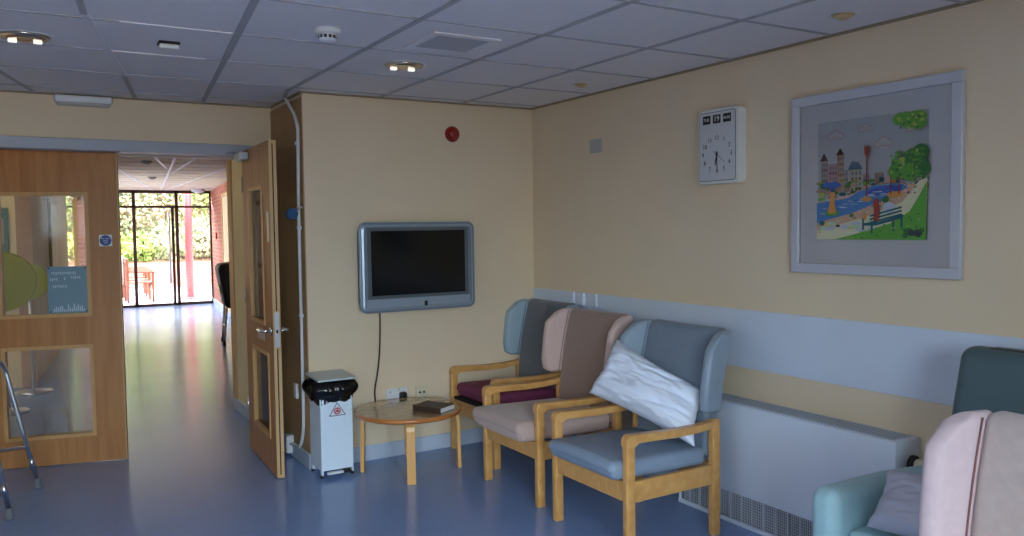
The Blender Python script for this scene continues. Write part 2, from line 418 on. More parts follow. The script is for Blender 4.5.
# ------------------------------------------------------------------ doors
def leaf(name, width, hinge, lead, panels, handle_glass='glass_reflective', low='glass_door_low'):
    ang = math.atan2(lead[1] - hinge[1], lead[0] - hinge[0])
    root = bpy.data.objects.new(name, None); C.objects.link(root); root.location = (hinge[0], hinge[1], .008); root.rotation_euler = (0, 0, ang); struct(root)
    T = .044; g = mb('oak_door'); zt = 2.02 if name == 'door_2' else 2.045
    xs = sorted({0, width} | {p[0] for p in panels} | {p[1] for p in panels}); zs = sorted({0, zt} | {p[2] for p in panels} | {p[3] for p in panels})
    for i in range(len(xs) - 1):
        for j in range(len(zs) - 1):
            cx, cz = (xs[i] + xs[i + 1]) / 2, (zs[j] + zs[j + 1]) / 2
            if not any(p[0] < cx < p[1] and p[2] < cz < p[3] for p in panels): g.box((xs[i], -T / 2, zs[j]), (xs[i + 1], T / 2, zs[j + 1]))
    bmesh.ops.remove_doubles(g.bm, verts=g.bm.verts, dist=1e-5)
    g.use('door_edge').box((width, -T / 2, 0), (width + .006, T / 2, zt))
    struct(g.obj('door_leaf', root))
    for i, p in enumerate(panels):
        g = mb('oak_bead'); b = .018; t = T / 2 + .006
        for a, c, e, f in ((p[0] - .004, p[0] + b, p[2] - .004, p[3] + .004), (p[1] - b, p[1] + .004, p[2] - .004, p[3] + .004), (p[0] + b, p[1] - b, p[2] - .004, p[2] + b), (p[0] + b, p[1] - b, p[3] - b, p[3] + .004)):
            g.box((a, -t, e), (c, -.004, f)).box((a, .004, e), (c, t, f))
        struct(g.obj('glazing_bead', root))
        struct(mb(low if p[3] < .9 else handle_glass).box((p[0] + .002, -.003, p[2] + .002), (p[1] - .002, .003, p[3] - .002)).obj('glass_pane', root))
    return root
ux, uy = .969, -.245
Lw = .85; lead = (-2.617, .917); hin = (lead[0] - ux * Lw, lead[1] - uy * Lw)
dl = leaf('door_1', Lw, hin, lead, [(.155, .675, .955, 1.745), (.155, .675, .175, .765)])
# circular blue sign on the left leaf
def on_leaf(root, name, m, label=None):
    pass
g = mb('paper_white').box((.735, -.0245, 1.40), (.812, -.022, 1.474))
g.use('sign_blue').lathe([(.0345, -.0262), (.0345, -.0245)], (.7735, 0, 1.437), 32, 'y')
for s, z in (('Fire door', 1.450), ('keep', 1.4365), ('shut', 1.423)): g.use('ink_white').text(s, .0145, (.7735, -.0265, z), (1, 0, 0), (0, 0, 1), .0003)
o = g.obj('door_sign'); o.location = dl.location; o.rotation_euler = dl.rotation_euler
tag(o, 'small white square notice with blue disc reading fire door keep shut', 'sign')
g = mb('poster_blue').box((.425, -.0062, .975), (.655, -.0034, 1.275))
for i, (x, w, z) in enumerate([(.45, .15, 1.235), (.44, .05, 1.195), (.52, .02, 1.2), (.56, .07, 1.205), (.455, .09, 1.15)]):
    g.use('poster_mark')
    for q in range(int(w / .012)): g.box((x + q * .012, -.0068, z - .007 - .003 * ((q * 7 + i) % 3)), (x + q * .012 + .006, -.0062, z + .006))
random.seed(3)
for q in range(16):
    x = .455 + q * .0115; h = random.uniform(.012, .05); g.box((x, -.0068, .985), (x + .007, -.0062, .985 + h))
g.use('black_plastic')
for x in (.435, .645):
    for z in (.985, 1.265): g.lathe([(.005, -.008), (.005, -.0062)], (x, 0, z), 12, 'y')
o = g.obj('glass_notice'); o.location = dl.location; o.rotation_euler = dl.rotation_euler
tag(o, 'pale blue-grey notice fixed to lower corner of left door glass', 'notice')

hr, lr = (-1.842, .734), (-1.877, -.088)
dr = leaf('door_2', .822, hr, lr, [(.19, .61, .905, 1.76), (.20, .685, .215, .735)])
# lock edge plate and lever handles (local: +x toward lead, -y faces left side)
# ang ~ -92 deg: local y axis points +x world ; camera-side (world -x) is local -y
g = mb('steel')
g.box((.828, -.014, .79), (.8315, .014, 1.0), .001, 1)
g.use('black_plastic').box((.8315, -.006, .875), (.833, .006, .895))
g.obj('lock_plate', dr)
for sy in (-1, 1):
    g = mb('chrome'); y0 = sy * .022
    g.lathe([(.026, 0), (.026, sy * .007), (.012, sy * .01)], (.775, y0, .885), 24, 'y')
    g.tube([(.775, y0, .885), (.775, y0 + sy * .045, .885), (.765, y0 + sy * .053, .885), (.74, y0 + sy * .055, .885), (.655, y0 + sy * .055, .883)], .0095, 12)
    g.obj('door_handle', dr)
g = mb('steel').box((.735, -.024, 1.42), (.785, -.022, 1.60), .0008, 1).box((.38, -.024, .80), (.58, -.022, .87), .0008, 1)
g.obj('push_plate', dr)
g = mb('bin_lid').softbox((.14, -.052, 1.975), (.20, .055, .05), .008, 2, 2)
g.use('steel').tube([(.10, -.07, 2.0), (.06, -.075, 2.012), (-.02, -.26, 2.012)], .007, 8).tube([(-.02, -.26, 2.014), (-.05, -.05, 2.018)], .006, 8)
g.obj('door_closer', dr)
# hinge stripes
g = mb('steel')
for z in (.25, 1.0, 1.75): g.cyl((-.004, -.024, z), (-.004, -.024, z + .1), .006, 10)
g.obj('hinge', dr)
struct(mb('rubber_black').box((.826, -.004, 0.02), (.8295, .003, .78)).box((.826, -.004, 1.01), (.8295, .003, 2.0)).obj('smoke_seal', dr))

# pipe conduit on the recess
px = -W - .018
pts = smoothpath([(px, .29, H - .002), (px, .225, 2.29), (px, .11, 2.215), (px, .045, 2.12)], 6) + [(px, .075, 1.6), (px, .08, .40)] + smoothpath([(px, .082, .34), (px, .10, .22), (px, .17, .12), (px, .28, .09), (px - .01, .36, .09)], 6)
r = mb('plastic_white').tube(pts, .0105, 12)
root = thing('conduit_pipe', 'white conduit pipe running up the narrow recess wall to ceiling', 'pipe', (0, 0, 0))
r.obj('pipe', root)
for z in (2.02, 1.5, .95):
    g = mb('plastic_white'); yq = .08 - (z - .4) * .008; g.box((px - .013, yq - .017, z), (-W - .006, yq + .017, z + .022), .003, 1); g.obj('pipe_clip', root)
mb('plastic_white').softbox((px - .012, .40, .085), (.05, .09, .12), .008, 2, 2).obj('junction_box', root)
tag(mb('plastic_white').softbox((-W - .016, .24, .46), (.02, .06, .10), .006, 2, 2).obj('wall_switch'), 'small white switch low on the recess wall beside the bin', 'switch')
root = thing('door_holder', 'round blue door holder sticking out beside the white conduit', 'door holder', (0, 0, 0))
mb('blue_plastic').lathe([(.034, -.016), (.036, -.012), (.036, .010), (.030, .014)], (px - .048, .055, 1.595), 28, 'y').obj('disc', root)
mb('steel').tube([(px - .03, .055, 1.62), (px + .0, .04, 1.635), (-W - .004, .035, 1.635)], .008, 10).obj('bracket', root)

# ------------------------------------------------------------------ ceiling fittings
def ring_light(loc, r, label, gname, kind):
    root = thing('downlight', label, 'ceiling light', loc, 0, gname)
    g = mb('plastic_white' if kind else 'tile_white').lathe([(r, 0), (r + .012, -.004), (r + .014, 0), (r + .012, 0.0)], (0, 0, 0), 40); g.obj('rim', root)
    if kind:
        g = mb('brass_chrome').lathe([(r, -.002), (r * .92, -.010), (r * .55, -.016), (r * .2, -.012)], (0, 0, 0), 40); g.obj('reflector', root)
        for a in (0.4, 2.5): mb('lamp_glass').softbox((r * .55 * math.cos(a), r * .55 * math.sin(a), -.018), (.034, .024, .014), .006, 2, 2).obj('bulb', root)
    else:
        mb('lamp_amber').lathe([(r * .9, -.001), (r * .6, -.012), (r * .3, -.02)], (0, 0, 0), 30).obj('bulb', root)
ring_light((-1.438, -1.035, H), .10, 'chrome round downlight in ceiling near the square air vent', 'chrome downlights', 1)
ring_light((-3.125, -.874, H), .10, 'chrome round downlight in ceiling above the double doors', 'chrome downlights', 1)
ring_light((-.28, -.988, H), .045, 'tiny amber spotlight in ceiling above the row of grey chairs', 'small ceiling spots', 0)
ring_light((-.266, -2.785, H), .05, 'tiny cream spotlight in ceiling above the framed picture', 'small ceiling spots', 0)
root = thing('smoke_detector', 'white round smoke detector with dark slots on room ceiling', 'smoke detector', (-2.03, -1.59, H))
mb('plastic_white').lathe([(.055, 0), (.055, -.018), (.05, -.022), (.038, -.024)], (0, 0, 0), 36).obj('base', root)
mb('plastic_white').lathe([(.037, -.024), (.036, -.046), (.028, -.052), (.01, -.055)], (0, 0, 0), 36).obj('cap', root)
g = mb('black_plastic')
for a in range(0, 360, 30):
    a = math.radians(a); c, s = math.cos(a), math.sin(a)
    g.prism([(-.006, -.042), (.006, -.042), (.006, -.029), (-.006, -.029)], (c * .0375, s * .0375, 0), (-s, c, 0), (0, 0, 1), (-c * .003, -s * .003, 0))
g.obj('slot', root)
# vent
root = thing('ceiling_vent', 'square white air vent with fine slats flush in the ceiling', 'vent', (-1.448, -1.60, H))
g = mb('grid_bar_pale'); a, b = .165, .13
for p in ((-a, -a, a, -b), (-a, b, a, a), (-a, -b, -b, b), (b, -b, a, b)): g.box((p[0], p[1], -.008), (p[2], p[3], 0), .001, 1)
g.obj('frame', root)
g = mb('grid_bar')
for i in range(14):
    y = -b + .0186 * i; g.prism([(0, -.001), (.014, -.007), (.0145, -.005), (.001, 0)], (-b, y, 0), (0, 1, 0), (0, 0, 1), (2 * b, 0, 0))
g.obj('slats', root)
# small sign sensor
root = thing('ceiling_sensor', 'tiny white square sensor with black edge on ceiling', 'sensor', (-2.571, -1.013, H))
mb('black_plastic').box((-.044, -.044, -.012), (.044, .03, 0), .002, 1).obj('base', root)
mb('paper_white').box((-.040, -.04, -.032), (.040, .0, -.012), .003, 1).obj('cover', root)
# emergency light above the door
root = thing('emergency_light', 'long pale emergency light fitting above the double doors', 'emergency light', (-2.808, D, 2.328))
mb('plastic_white').softbox((0, -.035, -.022), (.315, .07, .045), .012, 3, 3).obj('body', root)
mb('plastic_grey').softbox((0, -.045, -.050), (.29, .05, .022), .009, 3, 3).obj('diffuser', root)

# ------------------------------------------------------------------ television wall things
root = thing('television', 'silver flat television with black screen on cream wall', 'television', (-.945, -.05, 1.250))
tw, th = .815, .575
mb('tv_dark_bezel').prism(rrect(tw - .04, th - .04, .05), (0, .05, 0), (1, 0, 0), (0, 0, 1), (0, -.075, 0), bev=.004).obj('back_housing', root)
g = mb('tv_silver').prism(rrect(tw, th, .045, 8), (0, -.02, 0), (1, 0, 0), (0, 0, 1), (0, -.03, 0), bev=.006)
g.obj('casing', root)
g = mb('tv_bevel')
o2 = rrect(tw - .03, th - .03, .035, 8); o1 = rrect(tw - .055, th - .055, .028, 8); n = len(o2)
for i in range(n):
    a, b, c, d = o2[i], o2[(i + 1) % n], o1[(i + 1) % n], o1[i]
    g.quad((a[0], -.0505, a[1]), (b[0], -.0505, b[1]), (c[0], -.0545, c[1]), (d[0], -.0545, d[1]))
g.box((-tw / 2 + .04, -.0545, -th / 2 + .028), (tw / 2 - .04, -.0505, -th / 2 + .085), .0015, 1)
g.obj('front_bezel', root)
mb('tv_dark_bezel').box((-tw / 2 + .05, -.0525, -th / 2 + .088), (tw / 2 - .05, -.0502, th / 2 - .035)).obj('inner_bezel', root)
mb('tv_screen').box((-tw / 2 + .075, -.0535, -th / 2 + .108), (tw / 2 - .075, -.0515, th / 2 - .055)).obj('screen', root)
mb('black_plastic').softbox((.04, -.056, -th / 2 + .045), (.022, .006, .032), .002, 2, 2).obj('sensor_window', root)
mb('black_plastic').box((-.15, .05, -.1), (.15, .049 + .0005, .1)).obj('wall_bracket', root)
cord = smoothpath([(-1.205, -.045, .985), (-1.208, -.05, .85), (-1.213, -.045, .70), (-1.225, -.03, .56), (-1.238, -.012, .45), (-1.23, -.012, .36), (-1.19, -.014, .27), (-1.13, -.014, .235), (-1.08, -.014, .27), (-1.055, -.02, .33), (-1.05, -.03, .370)], 8)
tag(mb('rubber_black').tube(cord, .0048, 8).obj('power_cable'), 'black power cable hanging down below the television', 'cable')
root = thing('wall_socket', 'white double wall socket behind the round table', 'socket', (-1.085, 0, .405))
mb('plastic_white').softbox((0, -.006, 0), (.15, .012, .086), .005, 2, 2).obj('plate', root)
mb('plastic_grey').box((-.052, -.0135, .016), (-.040, -.012, .030)).obj('switch', root); mb('plastic_grey').box((.010, -.0135, .030), (.020, -.012, .040)).obj('switch', root)
tag(mb('black_plastic').softbox((-1.05, -.034, .400), (.048, .042, .05), .014, 3, 2).obj('power_plug'), 'round black plug pushed into the white double socket', 'plug')
root = thing('wall_socket', 'cream single aerial socket to the right of the white one', 'socket', (-.905, 0, .405))
mb('plastic_cream').softbox((0, -.006, 0), (.086, .012, .086), .005, 2, 2).obj('plate', root)
for sx in (-.015, .015): mb('rubber_black').lathe([(.007, -.018), (.008, -.0115)], (sx, 0, -.002), 12, 'y').obj('connector', root)
root = thing('fire_sounder', 'small red round fire alarm sounder high on cream wall', 'fire alarm', (-.644, 0, 2.128))
mb('red_plastic').lathe([(.052, 0), (.054, -.012), (.048, -.024)], (0, 0, 0), 32, 'y').obj('base', root)
mb('red_plastic').lathe([(.043, -.024), (.041, -.036), (.032, -.046), (.012, -.050)], (0, 0, 0), 32, 'y').obj('dome', root)
# ------------------------------------------------------------------ right wall things
tag(mb('plastic_grey').softbox((-.006, -.762, 2.005), (.012, .115, .085), .004, 2, 2).obj('wall_thermostat'), 'small blank white wall plate left of the calendar clock', 'wall plate')
for i, (y, m, lab) in enumerate(((-.485, 'plastic_white', 'white wall plate in the blue strip, closest to the room corner'), (-.60, 'plastic_white', 'white wall plate in the blue strip, middle of three'), (-.735, 'plastic_white', 'white wall plate in the blue strip, furthest from the room corner'))):
    root = thing('wall_plate', lab, 'wall plate', (-.008, y, 1.018), 0, 'wall plates in the blue strip')
    mb('board_blue').softbox((-.008, 0, 0), (.018, .075, .082), .004, 2, 2).obj('plate', root)
    mb('plastic_white').box((-.0185, -.036, -.038), (-.0165, -.028, .038), .0005, 1).obj('pale_edge', root)  # white strip drawn along one side as the plate's pale edge

# clock: front faces -x ; local u = -y (image right), v = z
root = thing('calendar_clock', 'white rectangular calendar clock with numbered dial and flip panels', 'clock', (0, -1.878, 1.90))
cw, ch, cd = .285, .388, .058
U, V = (0, -1, 0), (0, 0, 1)
mb('clock_case').prism(rrect(cw, ch, .03, 6), (0, 0, 0), U, V, (-cd, 0, 0), bev=.008).obj('case', root)
xf = -cd
g = mb('ink_black').prism(rrect(cw - .028, ch - .03, .014, 4), (xf + .0005, .004, 0), U, V, (-.0012, 0, 0))
g.use('clock_dial').prism(rrect(cw - .034, ch - .036, .011, 4), (xf - .0002, .004, 0), U, V, (-.0016, 0, 0))
for i in range(12):
    a = 2 * PI * i / 12; c, s = math.sin(a), math.cos(a); r0 = .104
    g.use('ink_black').prism([(-.0006, r0), (.0006, r0), (.0006, .109), (-.0006, .109)], (xf - .0016, .004, -.042), (0, -s, -c), (0, -c, s), (-.0006, 0, 0))
g.obj('dial', root)
for i in range(1, 13):
    a = 2 * PI * i / 12; g = mb('ink_black'); g.text(str(i), .031, (xf - .0022, -.004 * 0 + .004 - .1 * math.sin(a), -.042 + .085 * math.cos(a)), U, V, .0005); g.obj('numeral', root)
for i, s in enumerate(('TUE', '19', 'AUG')):
    yy = .004 + .072 - .072 * i
    mb('ink_black').box((xf - .0035, yy - .027, .118), (xf - .0018, yy + .027, .162), .0006, 1).obj('flip_panel', root)
    mb('ink_white').text(s, .021 if i != 1 else .040, (xf - .0042, yy, .14), U, V, .0004).obj('lettering', root)
def hand(ang, L, w, tail, name):
    c, s = math.sin(ang), math.cos(ang)
    mb('ink_black').prism([(-w, -tail), (w, -tail), (w * .5, L), (-w * .5, L)], (xf - .003, .004, -.042), (0, -s, -c), (0, -c, s), (-.0012, 0, 0)).obj(name, root)
hand(math.radians(193), .056, .004, .014, 'hour_hand'); hand(math.radians(178), .082, .003, .016, 'minute_hand'); hand(math.radians(128), .075, .0012, .03, 'second_hand')
mb('ink_black').lathe([(.007, 0), (.007, -.003)], (xf - .002, .004, -.042), 20, 'x').obj('boss', root)

# picture
root = thing('framed_picture', 'large white-framed colourful park print hung on right wall', 'picture', (0, -2.737, 1.672))
pw, ph, pf = .82, .815, .045
g = MB().use('picture_frame')
for a, b, c, d in ((-pw / 2, -ph / 2, pw / 2, -ph / 2 + pf), (-pw / 2, ph / 2 - pf, pw / 2, ph / 2), (-pw / 2, -ph / 2 + pf, -pw / 2 + pf, ph / 2 - pf), (pw / 2 - pf, -ph / 2 + pf, pw / 2, ph / 2 - pf)):
    g.box((-.032, a, b), (-.004, c, d), .003, 1)
g.obj('frame', root)
mb('picture_mount').box((-.016, -pw / 2 + pf, -ph / 2 + pf), (-.008, pw / 2 - pf, ph / 2 - pf)).obj('mount', root)
mb('glass_picture').box((-.0225, -pw / 2 + pf, -ph / 2 + pf), (-.0215, pw / 2 - pf, ph / 2 - pf)).obj('glazing', root)
aw, ah = .534, .53; ax0, az1 = .268, .278   # left edge local y, top local z
ART = dict(sky=(216, 222, 226), cloud=(226, 226, 228), pink=(214, 170, 176), peach=(214, 180, 158), cream=(212, 206, 182), tower=(190, 182, 178), roof=(84, 62, 66), blue=(52, 96, 170), roofblue=(110, 140, 170),
 green=(92, 150, 62), dgreen=(58, 108, 60), ygreen=(160, 176, 84), river=(76, 122, 176), deep=(56, 84, 160), teal=(38, 92, 104), orange=(200, 140, 74), red=(146, 60, 50), sand=(190, 158, 132), path=(206, 204, 172), mint=(168, 198, 168), rose=(204, 170, 160), lav=(176, 184, 204), grass=(96, 160, 66), yellow=(214, 196, 112), dark=(60, 68, 74))
for k_, v_ in ART.items(): mat('ink_' + k_, rgb(*v_), .6)
g = MB(); lay = [0]
def P(col, pts):
    lay[0] += 1; x = -.0164 - lay[0] * .00003
    g.use('ink_' + col); f = g.bm.faces.new([g.bm.verts.new((x, ax0 - u * aw, az1 - v * ah)) for u, v in pts]); g._fin([f])
def E(col, u, v, ru, rv, n=14): P(col, [(u + ru * math.cos(2 * PI * i / n), v + rv * math.sin(2 * PI * i / n)) for i in range(n)])
P('sky', [(0, 0), (1, 0), (1, 1), (0, 1)])
for u, v, s in ((.17, .12, 1), (.46, .09, .8), (.62, .22, 1), (.88, .13, .8)):
    for col, e in (('pink', .006), ('cloud', 0)):
        for du, dv, r in ((-.05, .01, .03), (0, -.01, .04), (.05, .01, .03)): E(col, u + du * s, v + dv * s, (r + e) * s, (r * .8 + e) * s)
for u, w, c, t in ((.03, .07, 'tower', .33), (.10, .10, 'pink', .36), (.19, .07, 'peach', .29), (.26, .04, 'tower', .42), (.31, .12, 'cream', .42), (.44, .06, 'rose', .46), (.55, .08, 'sand', .46), (.66, .08, 'tower', .44)):
    P(c, [(u, t), (u + w, t), (u + w, .62), (u, .62)])
    for k2 in range(3):
        for k3 in range(4): P('roof' if k3 % 2 else 'roofblue', [(u + w * (.2 + .3 * k2), t + .02 + .045 * k3), (u + w * (.33 + .3 * k2), t + .02 + .045 * k3), (u + w * (.33 + .3 * k2), t + .045 + .045 * k3), (u + w * (.2 + .3 * k2), t + .045 + .045 * k3)])
P('roof', [(.025, .33), (.065, .26), (.105, .33)]); P('roof', [(.185, .29), (.225, .23), (.265, .29)]); P('roofblue', [(.30, .42), (.34, .35), (.40, .36), (.44, .42)])
random.seed(5)
for i in range(120):
    u = random.random(); v = random.uniform(.50, .66); E(random.choice(['dgreen', 'green', 'ygreen', 'sand', 'teal', 'rose', 'orange']), u, v, random.uniform(.012, .04), random.uniform(.008, .02), 8)
P('rose', [(.0, .70), (.35, .62), (.5, .565), (.8, .55), (.88, .6), (.5, .7), (.0, .8)])
P('river', [(0, .69), (.3, .655), (.42, .60), (.55, .56), (.8, .56), (.86, .60), (.72, .66), (.5, .74), (.35, .79), (.12, .84), (0, .86)])
P('deep', [(.5, .60), (.6, .57), (.8, .57), (.78, .62), (.6, .64), (.48, .64)])
P('sand', [(0, .86), (.12, .83), (.35, .78), (.5, .73), (.72, .65), (.86, .58), (1, .55), (1, .7), (.6, .82), (.2, .92), (0, .97)])
P('path', [(0, .93), (.2, .88), (.45, .82), (.8, .7), (.93, .55), (1, .52), (1, .75), (.7, .93), (.3, 1), (0, 1)])
for i in range(60): E(random.choice(['lav', 'river', 'deep', 'roofblue']), .05 + .7 * (q_ := random.random()), .77 - .19 * q_ + random.uniform(-.03, .03), random.uniform(.02, .05), .004, 6)
for i in range(50): E(random.choice(['rose', 'orange', 'sand', 'pink', 'dgreen', 'dark', 'path']), q_ := random.uniform(.02, .95), .93 - .36 * q_ + random.uniform(-.02, .03), random.uniform(.006, .014), random.uniform(.006, .012), 6)
for i in range(14): E(random.choice(['mint', 'rose', 'lav', 'yellow', 'mint']), random.uniform(.05, .8), random.uniform(.84, .93), .05, .018, 6)
P('grass', [(.18, 1), (.4, .95), (.7, .87), (.86, .78), (.94, .66), (1, .55), (1, 1)])
for u, v in ((.8, .42), (.88, .36), (.95, .33), (.86, .47), (.96, .45), (.75, .46)): E(random.choice(['green', 'ygreen', 'dgreen']), u, v, .07, .07)
for u, v in ((.78, .04), (.86, .07), (.94, .1), (.96, .05), (.9, .02), (.83, .02)): E('green', min(u, .93), max(v, .055), .068, .05)
E('dgreen', .97, .4, .03, .1)
for i in range(16): E('dark' if i % 2 else 'dgreen', random.uniform(.82, .97), random.uniform(.92, .97), .025, .02, 7)
P('blue', [(.06, .55), (.10, .505), (.15, .52), (.20, .505), (.255, .55), (.18, .56), (.165, .6), (.15, .6), (.14, .56)])
P('orange', [(.13, .60), (.19, .60), (.18, .66), (.20, .76), (.12, .76), (.145, .66)]); E('green', .16, .775, .07, .025); E('orange', .16, .76, .045, .02)
P('red', [(.465, .24), (.51, .24), (.51, .30), (.495, .33), (.495, .66), (.483, .66), (.483, .33), (.465, .30)]); E('orange', .49, .67, .045, .02); E('orange', .74, .64, .07, .025); P('red', [(.70, .5), (.71, .5), (.71, .64), (.70, .64)]); P('red', [(.77, .5), (.78, .5), (.78, .64), (.77, .64)])
E('sand', .44, .79, .06, .02); E('dgreen', .35, .8, .02, .015); E('teal', .06, .86, .03, .02); E('dgreen', .66, .68, .03, .025)
E('lav', .69, .745, .055, .045)
for k2 in range(3): P('teal', [(.52, .80 + .028 * k2 - .0), (.80, .735 + .028 * k2), (.80, .75 + .028 * k2), (.52, .815 + .028 * k2)])
P('teal', [(.45, .865), (.60, .855), (.82, .80), (.80, .83), (.58, .885), (.45, .885)])
for u, v in ((.45, .82), (.53, .85), (.72, .83), (.79, .80)): P('teal', [(u, v), (u + .018, v), (u + .018, v + .1), (u, v + .1)])
P('red', [(.55, .69), (.575, .665), (.60, .68), (.61, .76), (.60, .85), (.555, .85), (.56, .77)]); E('orange', .475, .81, .018, .03); E('dark', .22, .885, .02, .012)
for i in range(90):
    u, v = random.uniform(.70, .97), random.uniform(.30, .52); E(random.choice(['green', 'ygreen', 'dgreen', 'green']), u, max(v, .62 - .4 * u), random.uniform(.008, .022), random.uniform(.008, .018), 7)
for i in range(30): E(random.choice(['green', 'ygreen', 'dgreen']), random.uniform(.76, .97), random.uniform(.03, .15), random.uniform(.008, .02), .012, 7)
for i in range(40):
    u = random.uniform(.3, .97); E(random.choice(['green', 'grass', 'dgreen', 'ygreen']), u, min(.985, 1.06 - .28 * u + random.uniform(0, .1)), .012, .006, 6)
g.obj('print', root)

# radiator along right wall
root = thing('radiator_cover', 'long white low radiator cabinet with bottom grille on right wall', 'radiator', (0, -2.333, 0))
y0, y1 = -.64, .64
g = mb('radiator_white').box((-.17, y0, .155), (-.0, y1, .603), .004, 2)
g.box((-.165, y1 - .012, .0), (0, y1, .158)).box((-.165, y0, .0), (0, y0 + .012, .158)).box((-.17, y0, 0), (-.155, y1, .022), .002, 1)
g.obj('casing', root)
g = mb('radiator_top').box((-.145, y0 + .03, .603), (-.02, y1 - .03, .606))
g.use('radiator_slot')
for i in range(62):
    y = y0 + .04 + i * .0195; g.prism([(0, 0), (1, 0), (1, 1), (0, 1)], (-.13, y, .6061), (.1, .012, 0), (0, .004, 0), (0, 0, .0006))
g.obj('top_grille', root)
g = mb('grille_dark').box((-.155, y0 + .012, .022), (-.145, y1 - .012, .155))
for i in range(17):
    y = y1 - .012 - (i + 1) * .0725
    if y > y0: g.use('grille_bar').box((-.166, y, .022), (-.155, y + .006, .155))
g.use('grille_bar')
n = int((y1 - y0 - .03) / .0115)
for i in range(n):
    y = y0 + .014 + i * .0115; g.prism([(0, 0), (0, .004), (1, 1.004 * .13), (1, .13)] if False else [(0, 0), (.0025, 0), (.0025, 1), (0, 1)], (-.158, y, .022), (0, 1, 0), (0, 0, .133), (.003, 0, 0))
for i in range(9):
    z = .034 + i * .0135; g.box((-.1585, y0 + .012, z), (-.1555, y1 - .012, z + .0025))
g.obj('bottom_grille', root)
root = thing('radiator_valve', 'cream radiator valve with black collar beside the white cabinet', 'valve', (-.10, -2.99, .515))
mb('black_plastic').lathe([(.03, -.028), (.034, -.024), (.034, -.008), (.02, -.001)][::-1], (0, 0, 0), 24, 'y').obj('collar', root)
mb('plastic_cream').lathe([(.018, -.075), (.024, -.068), (.024, -.034), (.02, -.028)], (0, 0, 0), 24, 'y').obj('knob', root)
mb('chrome').cyl((0, -.015, -.5145), (0, -.015, -.02), .008, 10).obj('pipe', root)

